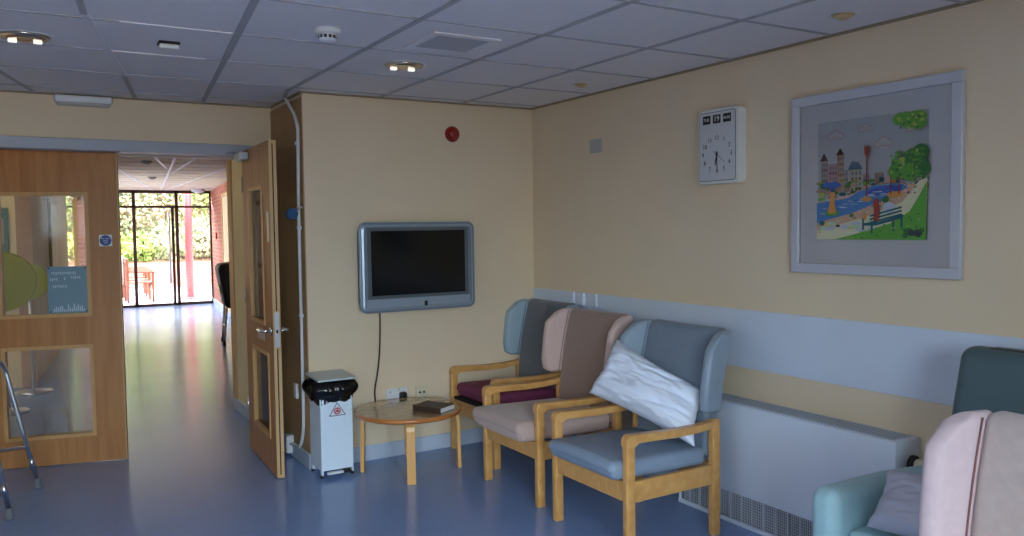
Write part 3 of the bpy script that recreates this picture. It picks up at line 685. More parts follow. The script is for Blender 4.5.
# ------------------------------------------------------------------ wing chairs  (local: faces -x, origin on floor at footprint centre)
LEAN0 = (.205, .37); LEAN1 = (.297, .985)     # (x,z) front surface of back bottom / top
def leanx(z): return LEAN0[0] + (z - LEAN0[1]) * (LEAN1[0] - LEAN0[0]) / (LEAN1[1] - LEAN0[1])
def wing_chair(label, loc, rz, seat_m, back_m, wing_m, pipe_m, seat_top=.43, rail_dark=None, front=-.345):  # wing and back tones mix two-tone upholstery with painted light
    t = thing('wing_armchair', label, 'armchair', loc, rz, 'high-backed wing armchairs with wooden arms')
    hx, hy = .285, .3025; ly, lx = .036, .046
    for sx in (-1, 1):
        for sy in (-1, 1):
            g = mb('beech'); top = .540 if sx < 0 else .562
            xa, xb = (-hx, -hx + lx) if sx < 0 else (hx - lx, hx)
            ya, yb = (hy - ly, hy) if sy > 0 else (-hy, -hy + ly)
            g.box((xa, ya, 0), (xb, yb, top), .004, 2); g.obj('leg', t)
    for sy in (-1, 1):
        ya, yb = (hy - .043, hy + .003) if sy > 0 else (-hy - .003, -hy + .043)
        top = [(-hx - .002 + .03 + .03 * math.cos(a), .530 + .03 * math.sin(a)) for a in [PI - PI / 2 * i / 6 for i in range(7)]]
        top += [(-.15, .555), (0, .549), (.14, .550), (hx - lx, .558)]
        low = [(hx - lx, .524), (.14, .514), (0, .512), (-.15, .517), (-hx + lx + .02, .519), (-hx + lx + .001, .505), (-hx - .002, .505)]
        mb('beech').prism(top + low, (0, ya, 0), (1, 0, 0), (0, 0, 1), (0, yb - ya, 0), bev=.005).obj('armrest', t)
        yc = sy * (hy - ly / 2)
        mb('beech').box((-hx + lx, yc - .012, .25), (hx - lx, yc + .012, .345), .003, 1).obj('side_rail', t)
    mb('beech').box((-hx + .008, -hy + ly, .252), (-hx + .03, hy - ly, .345), .003, 1).obj('front_rail', t)
    mb('beech').box((hx - .03, -hy + ly, .252), (hx - .008, hy - ly, .345), .003, 1).obj('rear_rail', t)
    if rail_dark: mb(rail_dark).box((-hx + .01, -hy + ly + .002, .345), (.16, hy - ly - .002, .362), .004, 1).obj('seat_webbing', t)
    sb = .347 if not rail_dark else .363
    def sf(p):
        x, y, z = p; k = max(0, (.1 - x)) / .4
        zz = z - .014 * max(0, min(1, (x + .33) / .5))
        if x < -.2 and z < sb + (seat_top - sb) * .5: x += .012
        zz += .008 * math.cos(min(1, abs(y) / .25) * PI / 2) * (1 if z > sb + .03 else 0)
        return (x, y, max(zz, sb - .002) if z < sb + .02 else zz)
    mb(seat_m).softbox(((front + .235) / 2, 0, (sb + seat_top) / 2 + .002), (.235 - front, 2 * (hy - ly) - .004, seat_top - sb), .034, 4, 6, sf).obj('seat_cushion', t)
    th_ = .075
    def bf(p):
        x, y, z = p; x = x + leanx(z) - (0 if z < .5 else .012 * math.cos(min(1, abs(y) / .24) * PI / 2)) + .02 * ((z - .65) / .3) ** 2
        return (x, y, z)
    mb(back_m).softbox((th_ / 2, 0, .68), (th_, 2 * (hy - ly) - .012, .62), .028, 4, 8, bf).obj('backrest', t)
    for sy in (-1, 1):
        def wf(p):
            # local wing: x depth (0 front .. ), y thickness, z height
            x, y, z = p
            k = (z - .60) / .39                                          # outline: front rounded at top and bottom
            dep = .165
            f = .71 + .13 * k - .52 * max(0, (k - .74) / .26) ** 2.2 - .20 * max(0, (.12 - k) / .12) ** 2
            xx = -x * f                                                  # distance forward of the back plane
            spl = .045 * (xx / dep) if xx > 0 else 0
            return (leanx(z) + .075 - xx - .02 + .02 * ((z - .65) / .3) ** 2, sy * (hy - .028 + y + spl), z)
        g = mb(wing_m).softbox((-.105, 0, .79), (.21, .056, .39), .026, 4, 6, wf, True)
        bmesh.ops.recalc_face_normals(g.bm, faces=g.bm.faces)
        w = g.obj('wing', t)
        # piping on the seam between wing and back
        pts = []
        for i in range(14):
            z = .60 + .375 * i / 13
            pts.append((leanx(z) - .004 + .02 * ((z - .65) / .3) ** 2, sy * (hy - ly - .008), z))
        mb(pipe_m).tube(pts, .0026, 6).obj('piping', w)
    return t
wing_chair('grey high-backed wing armchair with magenta seat in room corner', (-.425, -.338, 0), 0, 'seat_magenta', 'fabric_grey', 'vinyl_pale_blue', 'fabric_grey', .455, 'webbing_black', -.262)
wing_chair('taupe and pink wing armchair between the two grey ones', (-.575, -1.068, 0), 0, 'seat_taupe', 'fabric_taupe', 'fabric_pink', 'fabric_taupe', .455, None, -.385)
wing_chair('blue-grey wing armchair with wooden arms and white pillow on it', (-.61, -1.858, 0), 0, 'seat_grey_blue', 'fabric_slate', 'vinyl_grey_blue', 'fabric_slate', .435)
wing_chair('pale pink wing armchair nearest the camera, cropped by picture edge', (-1.325, -4.045, 0), 0, 'fabric_blush', 'fabric_blush_dull', 'fabric_blush', 'piping_brown', .455)

# ------------------------------------------------------------------ pillows
def pillow(name, A, B, Cc, Dd, thick, m, label, seed, n=44, wr=.012, sag=None):
    """A top-left, B bottom-left, Cc bottom-right, Dd top-right corners"""
    A, B, Cc, Dd = map(Vector, (A, B, Cc, Dd)); nrm = (Dd - A).cross(B - A).normalized(); g = mb(m); grid = {}
    for side in (-1, 1):
        for i in range(n + 1):
            for j in range(n + 1):
                if side < 0 and (i in (0, n) or j in (0, n)): grid[(-1, i, j)] = grid[(1, i, j)] if (1, i, j) in grid else None; continue
                u, v = i / n, j / n
                # pull edges inwards between the corners
                uu = u + .05 * math.sin(PI * v) * (1 - 2 * u); vv = v + .05 * math.sin(PI * u) * (1 - 2 * v)
                p = A * (1 - uu) * (1 - vv) + Dd * uu * (1 - vv) + Cc * uu * vv + B * (1 - uu) * vv
                h = ((1 - (2 * u - 1) ** 4) * (1 - (2 * v - 1) ** 4)) ** .6
                q = Vector((u * 3.2 + v * 1.5 + seed, v * 5.5 - u * 2.4, seed * 3.1 + side))
                w = noise.noise(q) * .9 + noise.noise(q * 2.3) * .5
                ridge = (1 - abs(noise.noise(Vector((u * 2.2 + v * 4.5, v * 1.2 - u * 1.5, seed + 9 + side)) * 1.6)) * 2.2)
                hh = thick * h / 2 + wr * w * (.3 + h) + wr * .9 * ridge * h
                pp = p + nrm * side * hh
                if sag: pp = sag(pp, u, v)
                grid[(side, i, j)] = pp
    vs = {}
    for i in range(n + 1):
        for j in range(n + 1):
            vs[(1, i, j)] = g.bm.verts.new(grid[(1, i, j)])
    for i in range(n + 1):
        for j in range(n + 1):
            vs[(-1, i, j)] = vs[(1, i, j)] if (i in (0, n) or j in (0, n)) else g.bm.verts.new(grid[(-1, i, j)])
    fs = []
    for s in (1, -1):
        for i in range(n):
            for j in range(n):
                q = [vs[(s, i, j)], vs[(s, i + 1, j)], vs[(s, i + 1, j + 1)], vs[(s, i, j + 1)]]
                if s < 0: q.reverse()
                fs.append(g.bm.faces.new(q))
    g._fin(fs, True); bmesh.ops.recalc_face_normals(g.bm, faces=g.bm.faces)
    return tag(g.obj(name), label, 'pillow')
pillow('pillow', (-.42, -1.49, .885), (-.62, -1.50, .615), (-.50, -2.17, .455), (-.34, -2.09, .68), .20, 'linen_white', 'white crumpled pillow slumped across the blue-grey wing armchair', 2.0, n=60, wr=.019)

# ------------------------------------------------------------------ teal armchair
root = thing('reclining_armchair', 'teal vinyl high-backed armchair by wall past the radiator', 'armchair', (-.45, -3.54, 0))
ya = .41
def bfun(p):
    x, y, z = p; return (x + (z - .45) * .17, y * (1 - .05 * max(0, (z - .8) / .25)), z)
for sy in (-1, 1):
    def af(p):
        x, y, z = p
        return (x, y, z - .035 * max(0, (x + .1) / .45) + (.012 if False else 0))
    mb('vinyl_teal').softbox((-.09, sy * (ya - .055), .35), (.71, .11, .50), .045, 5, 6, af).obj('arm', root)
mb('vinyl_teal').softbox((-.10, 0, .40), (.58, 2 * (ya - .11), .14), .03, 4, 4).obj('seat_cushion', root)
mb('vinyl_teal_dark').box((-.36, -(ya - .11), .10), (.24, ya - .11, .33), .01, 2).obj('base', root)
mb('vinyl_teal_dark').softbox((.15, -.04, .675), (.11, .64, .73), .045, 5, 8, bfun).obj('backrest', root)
mb('black_plastic').softbox((.252, .09, 1.036), (.05, .16, .012), .005, 3, 3).obj('handle_slot', root)
for sx in (-.33, .2):
    for sy in (-1, 1): mb('rubber_black').cyl((sx, sy * .34, 0), (sx, sy * .34, .11), .018, 12).obj('foot', root)
pillow('pillow', (-.66, -3.27, .645), (-.80, -3.29, .485), (-.76, -3.72, .49), (-.58, -3.70, .69), .15, 'linen_grey', 'pale lavender pillow lying on seat of the teal armchair', 5.0, wr=.010)

# ------------------------------------------------------------------ round table, book
tc = (-1.155, -.352)
root = thing('coffee_table', 'low round wooden table with bent legs beside the bin', 'table', (tc[0], tc[1], 0))
R_ = .325
mb('table_top').lathe([(R_ - .012, .360), (R_ - .004, .372), (R_ - .004, .387), (R_ - .010, .390)], (0, 0, 0), 64).obj('tabletop', root)
g = mb('table_edge').lathe([(R_ - .004, .364), (R_ + .001, .366), (R_ + .001, .388), (R_ - .006, .3895)], (0, 0, 0), 64); g.obj('edge_band', root)
for dx_, dy_ in ((-.255, .14), (-.105, -.27), (.30, -.10), (.13, .29)):
    L = math.hypot(dx_, dy_); d = Vector((dx_, dy_, 0)) / L; s = Vector((-d.y, d.x, 0)); R2 = L
    prof = [(R2 - .12, .359), (R2 - .05, .359), (R2 - .02, .353), (R2 - .004, .337), (R2 + .002, .31), (R2 + .008, 0)]
    inner = [(R2 - .016, 0), (R2 - .021, .30), (R2 - .027, .322), (R2 - .04, .333), (R2 - .06, .337), (R2 - .12, .337)]
    mb('table_leg').prism(prof + inner, -s * .026, d, (0, 0, 1), s * .052, bev=.003).obj('leg', root)
root = thing('book', 'thick dark-covered book lying on the round table', 'book', (-1.045, -.49, .3902), math.radians(-62))
mb('book_cover').box((-.105, -.075, 0), (.105, .075, .003), .001, 1).box((-.105, -.075, .030), (.105, .075, .033), .001, 1).box((-.105, -.077, 0), (.105, -.073, .033), .001, 1).obj('cover', root)
mb('paper_white').box((-.101, -.073, .003), (.101, .071, .030)).obj('pages', root)

# ------------------------------------------------------------------ pedal bin
root = thing('pedal_bin', 'tall white metal clinical pedal bin with black liner', 'bin', (-1.572, -.130, 0))
bw, bd = .100, .105
g = mb('bin_white').prism([(-bw, .045), (bw, .045), (bw, .56), (-bw, .56)], (0, -bd, 0), (1, 0, 0), (0, 0, 1), (0, 2 * bd, 0), bev=.004)
g.obj('body', root)
g = mb('bin_lid').prism([(-bd - .03, .590), (bd + .012, .602), (bd + .012, .616), (-bd - .03, .604)], (-bw - .018, 0, 0), (0, 1, 0), (0, 0, 1), (2 * bw + .036, 0, 0), bev=.004); g.obj('lid', root)
# liner : wrinkled skirt over the rim
g = mb('bag_black'); n = 96; rows = 10; rings = []
for j in range(rows + 1):
    ring = []
    for i in range(n):
        a = 2 * PI * i / n; c, s = math.cos(a), math.sin(a); m_ = max(abs(c), abs(s)); k_ = j / rows
        k4 = (abs(c) ** 5 + abs(s) ** 5) ** (-1 / 5)
        out = .014 + .032 * math.sin(min(1, k_ * 1.2) * PI) + .010 * noise.noise(Vector((c * 4, s * 4, k_ * 2.2))) + .006 * math.sin(i * 2.3 + 3 * math.sin(i * .31)) * (1 - .3 * k_)
        hang = .135 + .03 * noise.noise(Vector((c * 2.1 + 4, s * 2.1, 1)))
        zz = .592 - .0 - k_ * hang if j else .594
        r1 = (bw + out if j else bw - .004) * k4
        ring.append(g.bm.verts.new((c * r1, s * r1, zz)))
    rings.append(ring)
fs = []
for a, b in zip(rings, rings[1:]):
    for i in range(n): fs.append(g.bm.faces.new((b[i], b[(i + 1) % n], a[(i + 1) % n], a[i])))
g._fin(fs, True); g.obj('bin_liner', root)
g = mb('ink_black'); yy = -bd - .0006
for a, b in (((-.045, .375), (.055, .375)), ((.055, .375), (.005, .452)), ((.005, .452), (-.045, .375))):
    g.tube([(a[0], yy, a[1]), (b[0], yy, b[1])], .0022, 6)
g.use('sign_red')
for r0, r1 in ((.021, .0085), (.009, .0)):
    g.lathe([(r0, -.0012), (r0, 0)], (.005, yy, .402), 20, 'y') if r1 == 0 else g.tube([(.005 + .018 * math.cos(2 * PI * i / 20), yy, .402 + .018 * math.sin(2 * PI * i / 20)) for i in range(20)], .0036, 6, True)
for a in (90, 210, 330):
    a = math.radians(a); g.tube([(.005, yy, .402), (.005 + .021 * math.cos(a), yy, .402 + .021 * math.sin(a))], .0026, 6)
g.obj('hazard_label', root)
for xx in (-bw, bw - .012):
    for yy2 in (-bd, bd - .03): mb('bin_white').box((xx, yy2, .018), (xx + .012, yy2 + .03, .05)).obj('base_bracket', root)
for sx in (-1, 1):
    for sy in (-1, 1): mb('rubber_black').lathe([(.014, -.006), (.016, 0), (.014, .006)], (sx * (bw - .006), sy * (bd - .014), .016), 16, 'x').obj('castor', root)
g = mb('plastic_white').softbox((-.02, -bd - .012, .032), (.10, .03, .016), .007, 3, 2); g.use('black_plastic').softbox((.05, -bd - .004, .035), (.05, .03, .022), .007, 3, 2); g.obj('pedal', root)

# ------------------------------------------------------------------ walking frame near the door
root = thing('walking_frame', 'grey metal walking frame cropped at the left picture edge', 'walking frame', (0, 0, 0))
def zimmer_side(x0, s, m='steel'):
    # s=+1 splays feet toward +x
    F1 = Vector((x0, .537, .03)); F2 = Vector((x0 - .139 * (1 if s > 0 else -1), .014, .03))
    t1 = F1 + Vector((-.135 * s, -.045, .68)); t2 = F2 + Vector((-.10 * s, .04, .68))
    c1 = t1 + Vector((-.006 * s, -.03, .045)); c2 = t2 + Vector((-.006 * s, .03, .045))
    a_, b_ = t1.lerp(t2, .06) + Vector((-.012 * s, 0, .045)), t1.lerp(t2, .94) + Vector((-.012 * s, 0, .045))
    a2, b2 = t1.lerp(t2, .20) + Vector((-.02 * s, 0, .078)), t1.lerp(t2, .80) + Vector((-.02 * s, 0, .078))
    pth = [F1, F1.lerp(t1, .5), F1.lerp(t1, .9)] + smoothpath([F1.lerp(t1, .95), t1, a_, a2, b2, b_, t2, t2.lerp(F2, .05)], 6) + [t2.lerp(F2, .5), F2]
    return pth, F1, F2, t1, t2
x0 = -3.134
p1, F1, F2, t1, t2 = zimmer_side(x0, 1)
mb('steel').tube(p1, .0125, 12).obj('side_tube', root)
p2, G1, G2, s1, s2 = zimmer_side(x0 - .60, -1)
mb('steel').tube(p2, .0125, 12).obj('side_tube', root)
mb('steel').cyl(F1.lerp(t1, .33), G1.lerp(s1, .33), .009, 10).obj('cross_bar', root); g = mb("steel").cyl(F2.lerp(t2, .86), G2.lerp(s2, .86), .010, 10); g.obj('cross_bar', root)
for f, t in ((F1, t1), (F2, t2), (G1, s1), (G2, s2)):
    d = (t - f).normalized(); mb('rubber_grey').lathe([(.0225, 0), (.0225, .012), (.018, .02), (.017, .06)], (f.x, f.y, 0), 20).obj('rubber_foot', root)
    mb('steel').cyl(f + d * .10, f + d * .16, .0155, 12).obj('leg_collar', root)

# ------------------------------------------------------------------ corridor
SK = .115
def cx(y): return .27 - SK * (12.9 - y)
YF = 12.9
struct(mb('tile_corridor').prism([(-4.2, D + .13), (-.5, D + .13), (.75, YF + .1), (-3.2, YF + .1)], (0, 0, H), (1, 0, 0), (0, 1, 0), (0, 0, .12)).obj('ceiling_corridor'))
struct(mb('corridor_cream').box((-W, D + .13, 0), (-.6, 2.1, H)).obj('wall_corridor_near'))
skirt('baseboard_corridor_near', (-W - .012, D + .14, 0), (-W, 2.11, .1))
struct(mb('door_edge').box((-W - .014, 1.98, .1), (-W, 2.11, 2.1)).box((-W - .014, .86, .1), (-W, .93, 2.1)).obj('trim_4'))
# brick wall along the corridor (skewed)
L_ = math.hypot(1, SK)
wall_dir = Vector((SK, 1, 0)).normalized(); wall_n = Vector((1, -SK, 0)).normalized()
angb = math.atan2(SK, 1)
def corr(o):  # place local (x across, y along wall) on the skewed corridor wall
    o.location = (cx(2.1), 2.1, 0); o.rotation_euler = (0, 0, -angb); return o
LW = (YF - 2.1) * L_
struct(corr(mb('brick_red').box((0, 0, 0), (.25, LW, H)).obj('wall_corridor_right')))
g = mb('skirting_blue').box((-.014, .05, 0), (0, LW - .05, .12)); struct(corr(g.obj('baseboard_corridor_right')))
# cream door panel in the brick wall
g = mb('corridor_cream').box((-.02, 6.3, .12), (0, 8.1, 2.1)); g.use('oak_bead').box((-.03, 6.22, 0), (0, 6.3, 2.15)).box((-.03, 8.1, 0), (0, 8.18, 2.15)).box((-.03, 6.22, 2.1), (0, 8.18, 2.15))
struct(corr(g.obj('door_3')))
o = mb('red_plastic').box((-.03, 9.6, 1.35), (0, 9.72, 1.47), .004, 1).obj('fire_call_point'); corr(o); tag(o, 'small red call point on the brick corridor wall', 'call point')
# corridor left wall
g = mb('corridor_cream').prism([(-3.15, 4.6), (-3.15, 4.45), (-4.4, 4.45), (-4.4, D + .13), (-4.3, D + .13), (-4.3, 4.3), (-3.09, 4.3), (-3.09, 4.45)], (0, 0, 0), (1, 0, 0), (0, 1, 0), (0, 0, H))
def wl(y): return -3.09 + (y - 4.45) * 1.11 / (YF - 4.45)
WY0, WY1, WZ0, WZ1 = 8.3, 12.2, .45, 2.12
for (a, b, z0, z1) in ((4.45, WY0, 0, H), (WY1, YF, 0, H), (WY0, WY1, 0, WZ0), (WY0, WY1, WZ1, H)):
    g.prism([(wl(a), a), (wl(b), b), (wl(b) - .15, b), (wl(a) - .15, a)], (0, 0, z0), (1, 0, 0), (0, 1, 0), (0, 0, z1 - z0))
struct(g.obj('wall_corridor_left'))
g = mb('gold_frame')
for (a, b, z0, z1) in ((WY0, WY0 + .07, WZ0, WZ1), (WY1 - .07, WY1, WZ0, WZ1), ((WY0 + WY1) / 2 - .04, (WY0 + WY1) / 2 + .04, WZ0, WZ1), (WY0, WY1, WZ0, WZ0 + .06), (WY0, WY1, WZ1 - .06, WZ1)):
    g.prism([(wl(a) - .02, a), (wl(b) - .02, b), (wl(b) - .08, b), (wl(a) - .08, a)], (0, 0, z0), (1, 0, 0), (0, 1, 0), (0, 0, z1 - z0))
struct(g.obj('window_corridor'))
struct(mb('brick_rose').box((-2.35, YF - 2.2, 0), (-2.10, YF - 1.95, H)).obj('pillar_corridor'))
struct(mb('brick_pier').box((-3.20, 4.22, 0), (-3.07, 4.46, H)).obj('pillar_corridor_near'))
# notice board facing the door
root = thing('notice_board', 'teal notice board with pinned papers beyond the left door', 'notice board', (-3.60, 4.3, 1.45))
mb('noticeboard_teal').box((-.45, -.02, -.35), (.34, 0, .30), .003, 1).obj('board', root)
g = mb('notice_paper').box((.02, -.024, -.05), (.30, -.02, .20)); g.use('paper_white').box((.12, -.024, -.30), (.28, -.02, -.12)); g.use('ink_black').box((.15, -.026, -.26), (.25, -.024, -.18)); g.obj('pinned_notice', root)
# framed pictures on the left corridor wall
lw = Vector((1.11, YF - 4.45, 0)).normalized(); la = math.atan2(1.11, YF - 4.45)
for t_, w_, lab in ((1.6, .8, 'gold-framed pale picture on the cream corridor wall behind door glass'),):
    root = thing('corridor_picture', lab, 'picture', (-3.09 + lw.x * t_, 4.45 + lw.y * t_, 1.45), -la)
    mb('gold_frame').box((.002, 0, -.45), (.03, w_, .45), .004, 1).obj('frame', root)
    mb('picture_pale').box((.03, .06, -.39), (.033, w_ - .06, .39)).obj('picture', root)
# lime round panels on thin stands
def lime(label, x, y, z, r):
    root = thing('round_display_stand', label, 'display stand', (x, y, 0), 0, 'lime round display stands')
    mb('lime_fabric').lathe([(r - .012, -.02), (r, -.008), (r, .008), (r - .012, .02)], (0, 0, z), 48, 'y').obj('round_panel', root)
    mb('steel').cyl((0, .035, .02), (0, .035, z), .014, 12).obj('pole', root)
    mb('steel').lathe([(.16, 0), (.16, .012), (.03, .022)], (0, .035, 0), 32).obj('base', root)
lime('large lime round panel on a thin stand behind left door glass', -3.31, 3.0, 1.10, .25)
lime('smaller lime round panel half hidden behind the large lime one', -3.11, 3.9, 1.05, .17)

# corridor ceiling bars and fittings
g = MB()
for p, q in (((-1.80, 3.5), (-.70, 12.8)), ((-2.9, 2.7), (-.85, 12.8)), ((-2.35, 2.6), (-1.45, 6.8)), ((-1.50, 3.0), (-1.26, 7.6)), ((-.80, 4.), (-.62, 12.8))):
    bar(g, p, q, .03, 'grid_bar_pale')
for j in range(1, 20):
    y = D + .3 + .6 * j
    if y < YF: bar(g, (-3.0, y), (cx(y) - .02, y), .012, 'grid_bar_pale')
struct(g.obj('ceiling_grid_corridor'))
for (x, y, lab) in ((-1.85, 5.6, 'pale corridor ceiling detector, nearer the doorway'), (-1.4, 8.6, 'pale corridor ceiling detector, further from the doorway')):
    root = thing('corridor_detector', lab, 'smoke detector', (x, y, H), 0, 'detectors on the corridor ceiling')
    mb('plastic_grey').lathe([(.06, 0), (.06, -.015), (.035, -.04), (.02, -.042)], (0, 0, 0), 24).obj('body', root)
tag(mb('plastic_white').lathe([(.13, 0), (.13, -.02), (.12, -.05), (.06, -.075), (.01, -.08)], (-.10, 12.2, H), 28).obj('dome_light'), 'white dome light on corridor ceiling by glass entrance', 'ceiling light')
tag(mb('plastic_white').softbox((-2.05, 3.6, H - .009), (.34, .12, .024), .008, 2, 2).obj('corridor_diffuser'), 'flat white strip fitting on corridor ceiling just beyond doorway', 'ceiling light')
# glazed entrance
g = mb('alu_brown')
def fb(x0, x1, z0, z1, d=.05): g.box((x0, YF, z0), (x1, YF + d, z1))
XFL = -3.2
fb(XFL, .36, 2.28, H); fb(XFL, .36, 1.985, 2.03); fb(XFL, -.36, 0, .05); fb(-.36, .30, 0, .055)
for x in (-1.20, -.40, .27): fb(x - .03, x + .03, 0, H)
fb(-.505, -.455, .02, 2.0); fb(-3.0, -2.95, 0, H)
struct(g.obj('window_entrance_frame'))
struct(mb('glass_clear').box((XFL, YF + .02, .04), (.30, YF + .026, 2.3)).obj('window_entrance_glass'))
struct(mb('steel').cyl((-.56, YF - .05, .45), (-.56, YF - .05, 1.9), .018, 10).box((-.575, YF - .05, .5), (-.545, YF, .52)).box((-.575, YF - .05, 1.8), (-.545, YF, 1.82)).obj('door_4_pull_handle'))
g = mb('brick_red').box((.30, YF - .02, 0), (.9, YF + .2, H)); struct(g.obj('wall_entrance'))

# rollator with black bag in the corridor
bxp = (-.80, 6.3)
root = thing('rollator_frame', 'chrome walking frame parked against corridor brick wall', 'walking frame', (bxp[0], bxp[1], 0), -angb)
for i, dx_ in enumerate((-.04, .17)):
    mb('brass_chrome').tube([(dx_ - .06, -.22, .03), (dx_, -.16, .62), (dx_ + .01, -.12, .72), (dx_ + .02, 0, .76), (dx_ + .01, .12, .72), (dx_, .2, .62), (dx_ - .04, .28, .03)], .014, 10).obj('side_tube', root)
    mb('brass_chrome').cyl((dx_ - .04, -.2, .25), (dx_ - .03, .25, .25), .009, 8).obj('cross_bar', root)
mb('brass_chrome').cyl((-.03, -.17, .5), (.17, -.17, .5), .009, 8).obj('front_bar', root)
for dx_, dy_ in ((-.10, -.22), (-.08, .28), (.11, -.22), (.13, .28)): mb('rubber_black').lathe([(.02, 0), (.018, .05)], (dx_, dy_, 0), 14).obj('rubber_foot', root)
o = MB().use('fabric_black').softbox((0, 0, .12), (.32, .55, .56), .08, 4, 4, lambda p: (p[0] + .16 * (.3 - p[2]), p[1], p[2] + .1 * p[0])).use('fabric_green').softbox((-.165, -.02, .10), (.02, .3, .07), .009, 3, 3, lambda p: (p[0] + .16 * (.3 - p[2]), p[1], p[2] + .25 * p[1])).obj('shopping_bag')
o.location = (-.90, 5.75, .70); o.rotation_euler = (0, 0, -angb)
tag(o, 'black bag with green flash propped on the chrome frame', 'bag')
tag(mb('rubber_black').lathe([(.05, -.02), (.11, -.015), (.13, 0), (.11, .015), (.05, .02)], (-.72, 5.7, .1305), 24, 'x').obj('spare_wheel'), 'dark wheel standing on floor under the black bag', 'wheel')

# ------------------------------------------------------------------ outside
GY = YF + .1
struct(mb('paving').box((-12, 13.0, -.1), (14, 32, -.02)).obj('ground_paving'))
struct(mb('brick_rose').box((-10, 19.0, -.02), (12, 19.3, .66)).obj('wall_garden'))
struct(mb('soil').prism([(19.3, -.02), (19.3, .6), (26, 2.6), (31, 3.2), (31, -.02)], (-10, 0, 0), (0, 1, 0), (0, 0, 1), (22, 0, 0)).obj('ground_bank'))
root = thing('veranda_post', 'tall red round post standing outside the glass entrance', 'post', (.10, 14.6, 0))
mb('red_post').cyl((0, 0, .02), (0, 0, 3.2), .085, 24).obj('shaft', root)
mb('red_post').lathe([(.14, -.02), (.14, .01), (.10, .03)], (0, 0, 0), 24).obj('base_plate', root)
tag(mb('white_render').box((-1.78, 14.2, -.02), (-1.50, 14.5, 3.), .02, 2).obj('rendered_pier'), 'white rendered pier standing outside left of the entrance', 'pier')

def garden_chair(label, loc, rz, m, first=None):
    root = thing('garden_chair', label, 'garden chair', loc, rz, 'slatted wooden garden chairs')
    for sx in (-1, 1):
        for sy, h in ((-1, .62), (1, .92)):
            mb(m).box((sx * .28 - .025, sy * .25 - .025, -.02), (sx * .28 + .025, sy * .25 + .025, h), .004, 1).obj('leg', root)
        mb(m).box((sx * .28 - .035, -.32, .62), (sx * .28 + .035, .27, .65), .005, 1).obj('armrest', root)
    g = mb(m)
    for i in range(6): g.box((-.28, -.27 + i * .09, .40), (.28, -.20 + i * .09, .42))
    g.box((-.28, -.27, .33), (.28, -.24, .40)).box((-.28, .22, .33), (.28, .25, .40)); g.obj('seat', root)
    g = mb(m)
    for i in range(5): g.box((-.22 + i * .10, .235, .44), (-.17 + i * .10, .255, .86))
    g.box((-.28, .225, .84), (.28, .265, .93)); g.obj('backrest', root)
    return root
gc = garden_chair('dark wooden garden chair nearest the glass entrance', (-.96, 14.6, 0), math.radians(90), 'garden_wood')
for x, y, lab in ((-.90, 15.7, 'dark wooden garden chair, second one out from the entrance'), (-.8, 16.9, 'dark wooden garden chair furthest from the glass entrance')):
    c = copy_tree(gc); c.location = (x, y, 0); c['label'] = lab
garden_chair('light grey garden chair outside beside the white pier', (-1.52, 15.3, 0), math.radians(-60), 'garden_wood_grey')

def bush(name, label, c, rad, n, m, leaf_s, cat='bush', group='bushes above the garden wall'):
    n *= 2; leaf_s *= .68; g = mb(m); rnd = random.Random(hash((round(c[0], 2), round(c[1], 2))) & 0xffff)
    for i in range(n):
        d = Vector((rnd.gauss(0, 1), rnd.gauss(0, 1), rnd.gauss(0, 1))).normalized()
        k = rnd.uniform(.75, 1.06); lump = 1 + .22 * noise.noise(d * 2.3 + Vector(c))
        p = Vector(c) + Vector((d.x * rad[0], d.y * rad[1], d.z * rad[2])) * k * lump
        a = Vector((rnd.gauss(0, 1), rnd.gauss(0, 1), rnd.gauss(0, 1))).normalized(); b = a.cross(d + a * .01).normalized()
        s = leaf_s * rnd.uniform(.6, 1.3)
        f = g.bm.faces.new([g.bm.verts.new(q) for q in (p - a * s, p + b * s * .45, p + a * s, p - b * s * .45)]); g._fin([f])
    rt = thing(name, label, cat, (c[0], c[1], c[2] - rad[2]), 0, group)
    o = g.obj('foliage', rt); o.matrix_parent_inverse = Matrix.Translation(-Vector(rt.location))
    o2 = mb('soil').cyl((0, 0, -.3), (0, 0, rad[2] * 1.2), .05, 8).obj('stem', rt)
    return rt
BL = [(-2.6, 20.2, .55, .8, 'leaf_yellow', 'yellow-green rounded bush'), (-1.3, 20.1, .5, .7, 'leaf_yellow', 'low golden-green bush'), (-.4, 20.0, .5, .6, 'leaf_green', 'low green bush'), (.5, 20.1, .55, .75, 'leaf_silver', 'silvery pale bush'), (1.5, 20.1, .6, .85, 'leaf_silver', 'pale flowering bush'), (2.5, 20.2, .55, .75, 'leaf_green', 'green rounded bush'),
      (-2.0, 21.8, 1.1, 1.2, 'leaf_green', 'tall green bush'), (-.6, 21.9, 1.1, 1.2, 'leaf_silver', 'tall feathery silver shrub'), (.7, 21.8, 1.2, 1.25, 'leaf_rose', 'tall rose-tinted shrub'), (2.1, 21.8, 1.15, 1.3, 'leaf_green', 'tall mid green shrub')]
for i, (x, y, z, r0, m, lab) in enumerate(BL):
    bush('garden_bush', lab + ' above the brick garden wall', (x, y, z + .65 * r0 + .1), (r0, r0 * .8, r0 * .85), 900, m, .11)
for i, (x, y, z, r0, m, lab) in enumerate([(-4.2, 25, 3.6, 2.2, 'leaf_dark', 'dark leafy tree over the white pier'), (-1.2, 26, 4.2, 2.4, 'leaf_green', 'bright green tree behind the silver shrub'), (1.6, 26, 4.2, 2.4, 'leaf_dark', 'dark green tree behind the red post'), (4.6, 25.5, 3.8, 2.3, 'leaf_green', 'green tree beyond the brick corridor wall')]):
    bush('garden_tree', lab, (x, y, z), (r0, r0 * .8, r0), 2600, m, .17, 'tree', 'trees behind the garden')

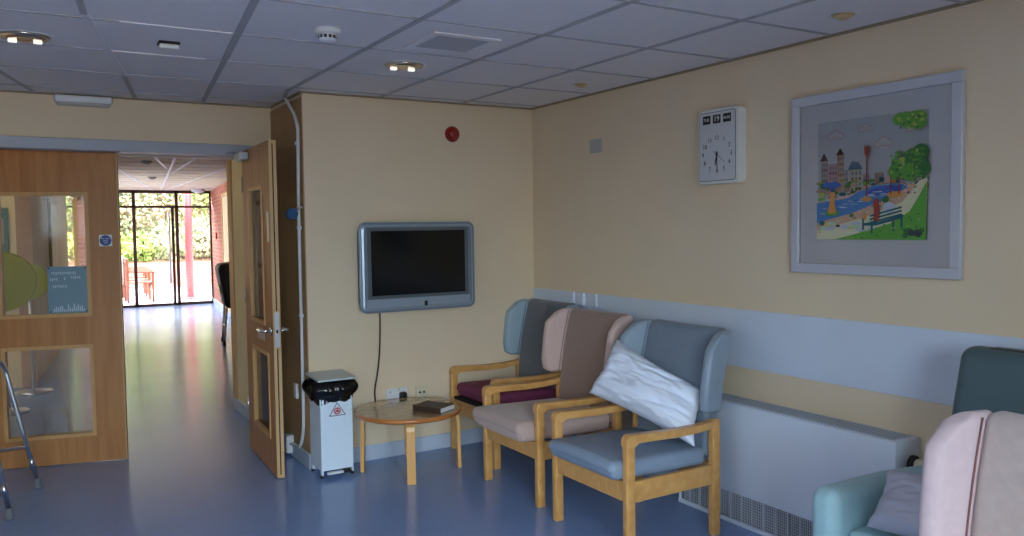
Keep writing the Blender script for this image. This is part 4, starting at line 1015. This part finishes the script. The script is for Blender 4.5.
# ------------------------------------------------------------------ light
def area(name, loc, rot, sx, sy, power, col, spread=PI):
    l = bpy.data.lights.new(name, 'AREA'); l.shape = 'RECTANGLE'; l.size = sx; l.size_y = sy; l.energy = power; l.color = col; l.spread = spread
    o = bpy.data.objects.new(name, l); C.objects.link(o); o.location = loc; o.rotation_euler = rot; return o
LE = dict(sky_rear=(13000, (.71, .93, 1.08)), sky_left=(320, (.72, .94, 1.0)), day_rear=(2100, (1.08, .88, .66)), day_left=(1, (1, .93, .82)), entrance=(9000, (.95, .97, 1.0)), side=(52, (1, .90, .72)), corridor=(7, (1, .86, .62)), sun=(16, (1, .96, .90)), world=(.5, None))
#BASIS
area('sky_light_rear', (-2, YR - 6, 6.4), (PI / 2 - .15, 0, 0), 16, 10, *LE['sky_rear'])
area('sky_light_left', (XL - 6, -3.5, 6.4), (PI / 2 - .15, 0, -PI / 2), 14, 10, *LE['sky_left'])
area('ground_bounce_rear', (-1.2, YR - 3.2, -.2), (PI, 0, 0), 7, 5.5, *LE['day_rear'])
area('ground_bounce_left', (XL - 3.2, -4.2, -.2), (PI, 0, 0), 5.5, 8, *LE['day_left'])
area('corridor_side_daylight', (wl(10.25) - .45, 10.25, 1.35), (PI / 2, 0, -PI / 2 - math.atan2(1.11, YF - 4.45)), 3.8, 1.7, *LE['side'])
area('entrance_skylight', (-1.0, 17.5, 6.0), (-1.05, 0, 0), 7, 4, *LE['entrance'])
sun = bpy.data.lights.new('sun', 'SUN'); sun.energy = LE['sun'][0]; sun.angle = .02; sun.color = LE['sun'][1]
so = bpy.data.objects.new('sun', sun); C.objects.link(so); so.rotation_euler = Vector((-.35, .55, -1.)).to_track_quat('-Z', 'Y').to_euler()
w = bpy.data.worlds.new('world'); bpy.context.scene.world = w; w.use_nodes = True; nt = w.node_tree
sky = nt.nodes.new('ShaderNodeTexSky'); sky.sky_type = 'NISHITA'; sky.sun_disc = False; sky.sun_elevation = math.radians(48); sky.sun_rotation = math.radians(200); sky.dust_density = 3
bg = nt.nodes['Background']; bg.inputs['Strength'].default_value = LE['world'][0]; nt.links.new(sky.outputs[0], bg.inputs['Color'])
sc = bpy.context.scene
sc.view_settings.view_transform = 'Standard'; sc.view_settings.look = 'None'; sc.view_settings.exposure = 0; sc.view_settings.gamma = 1; sc.view_settings.use_curve_mapping = False
sc.cycles.max_bounces = 8; sc.cycles.transparent_max_bounces = 12; sc.cycles.caustics_reflective = False; sc.cycles.caustics_refractive = False
sc.cycles.sample_clamp_indirect = 6
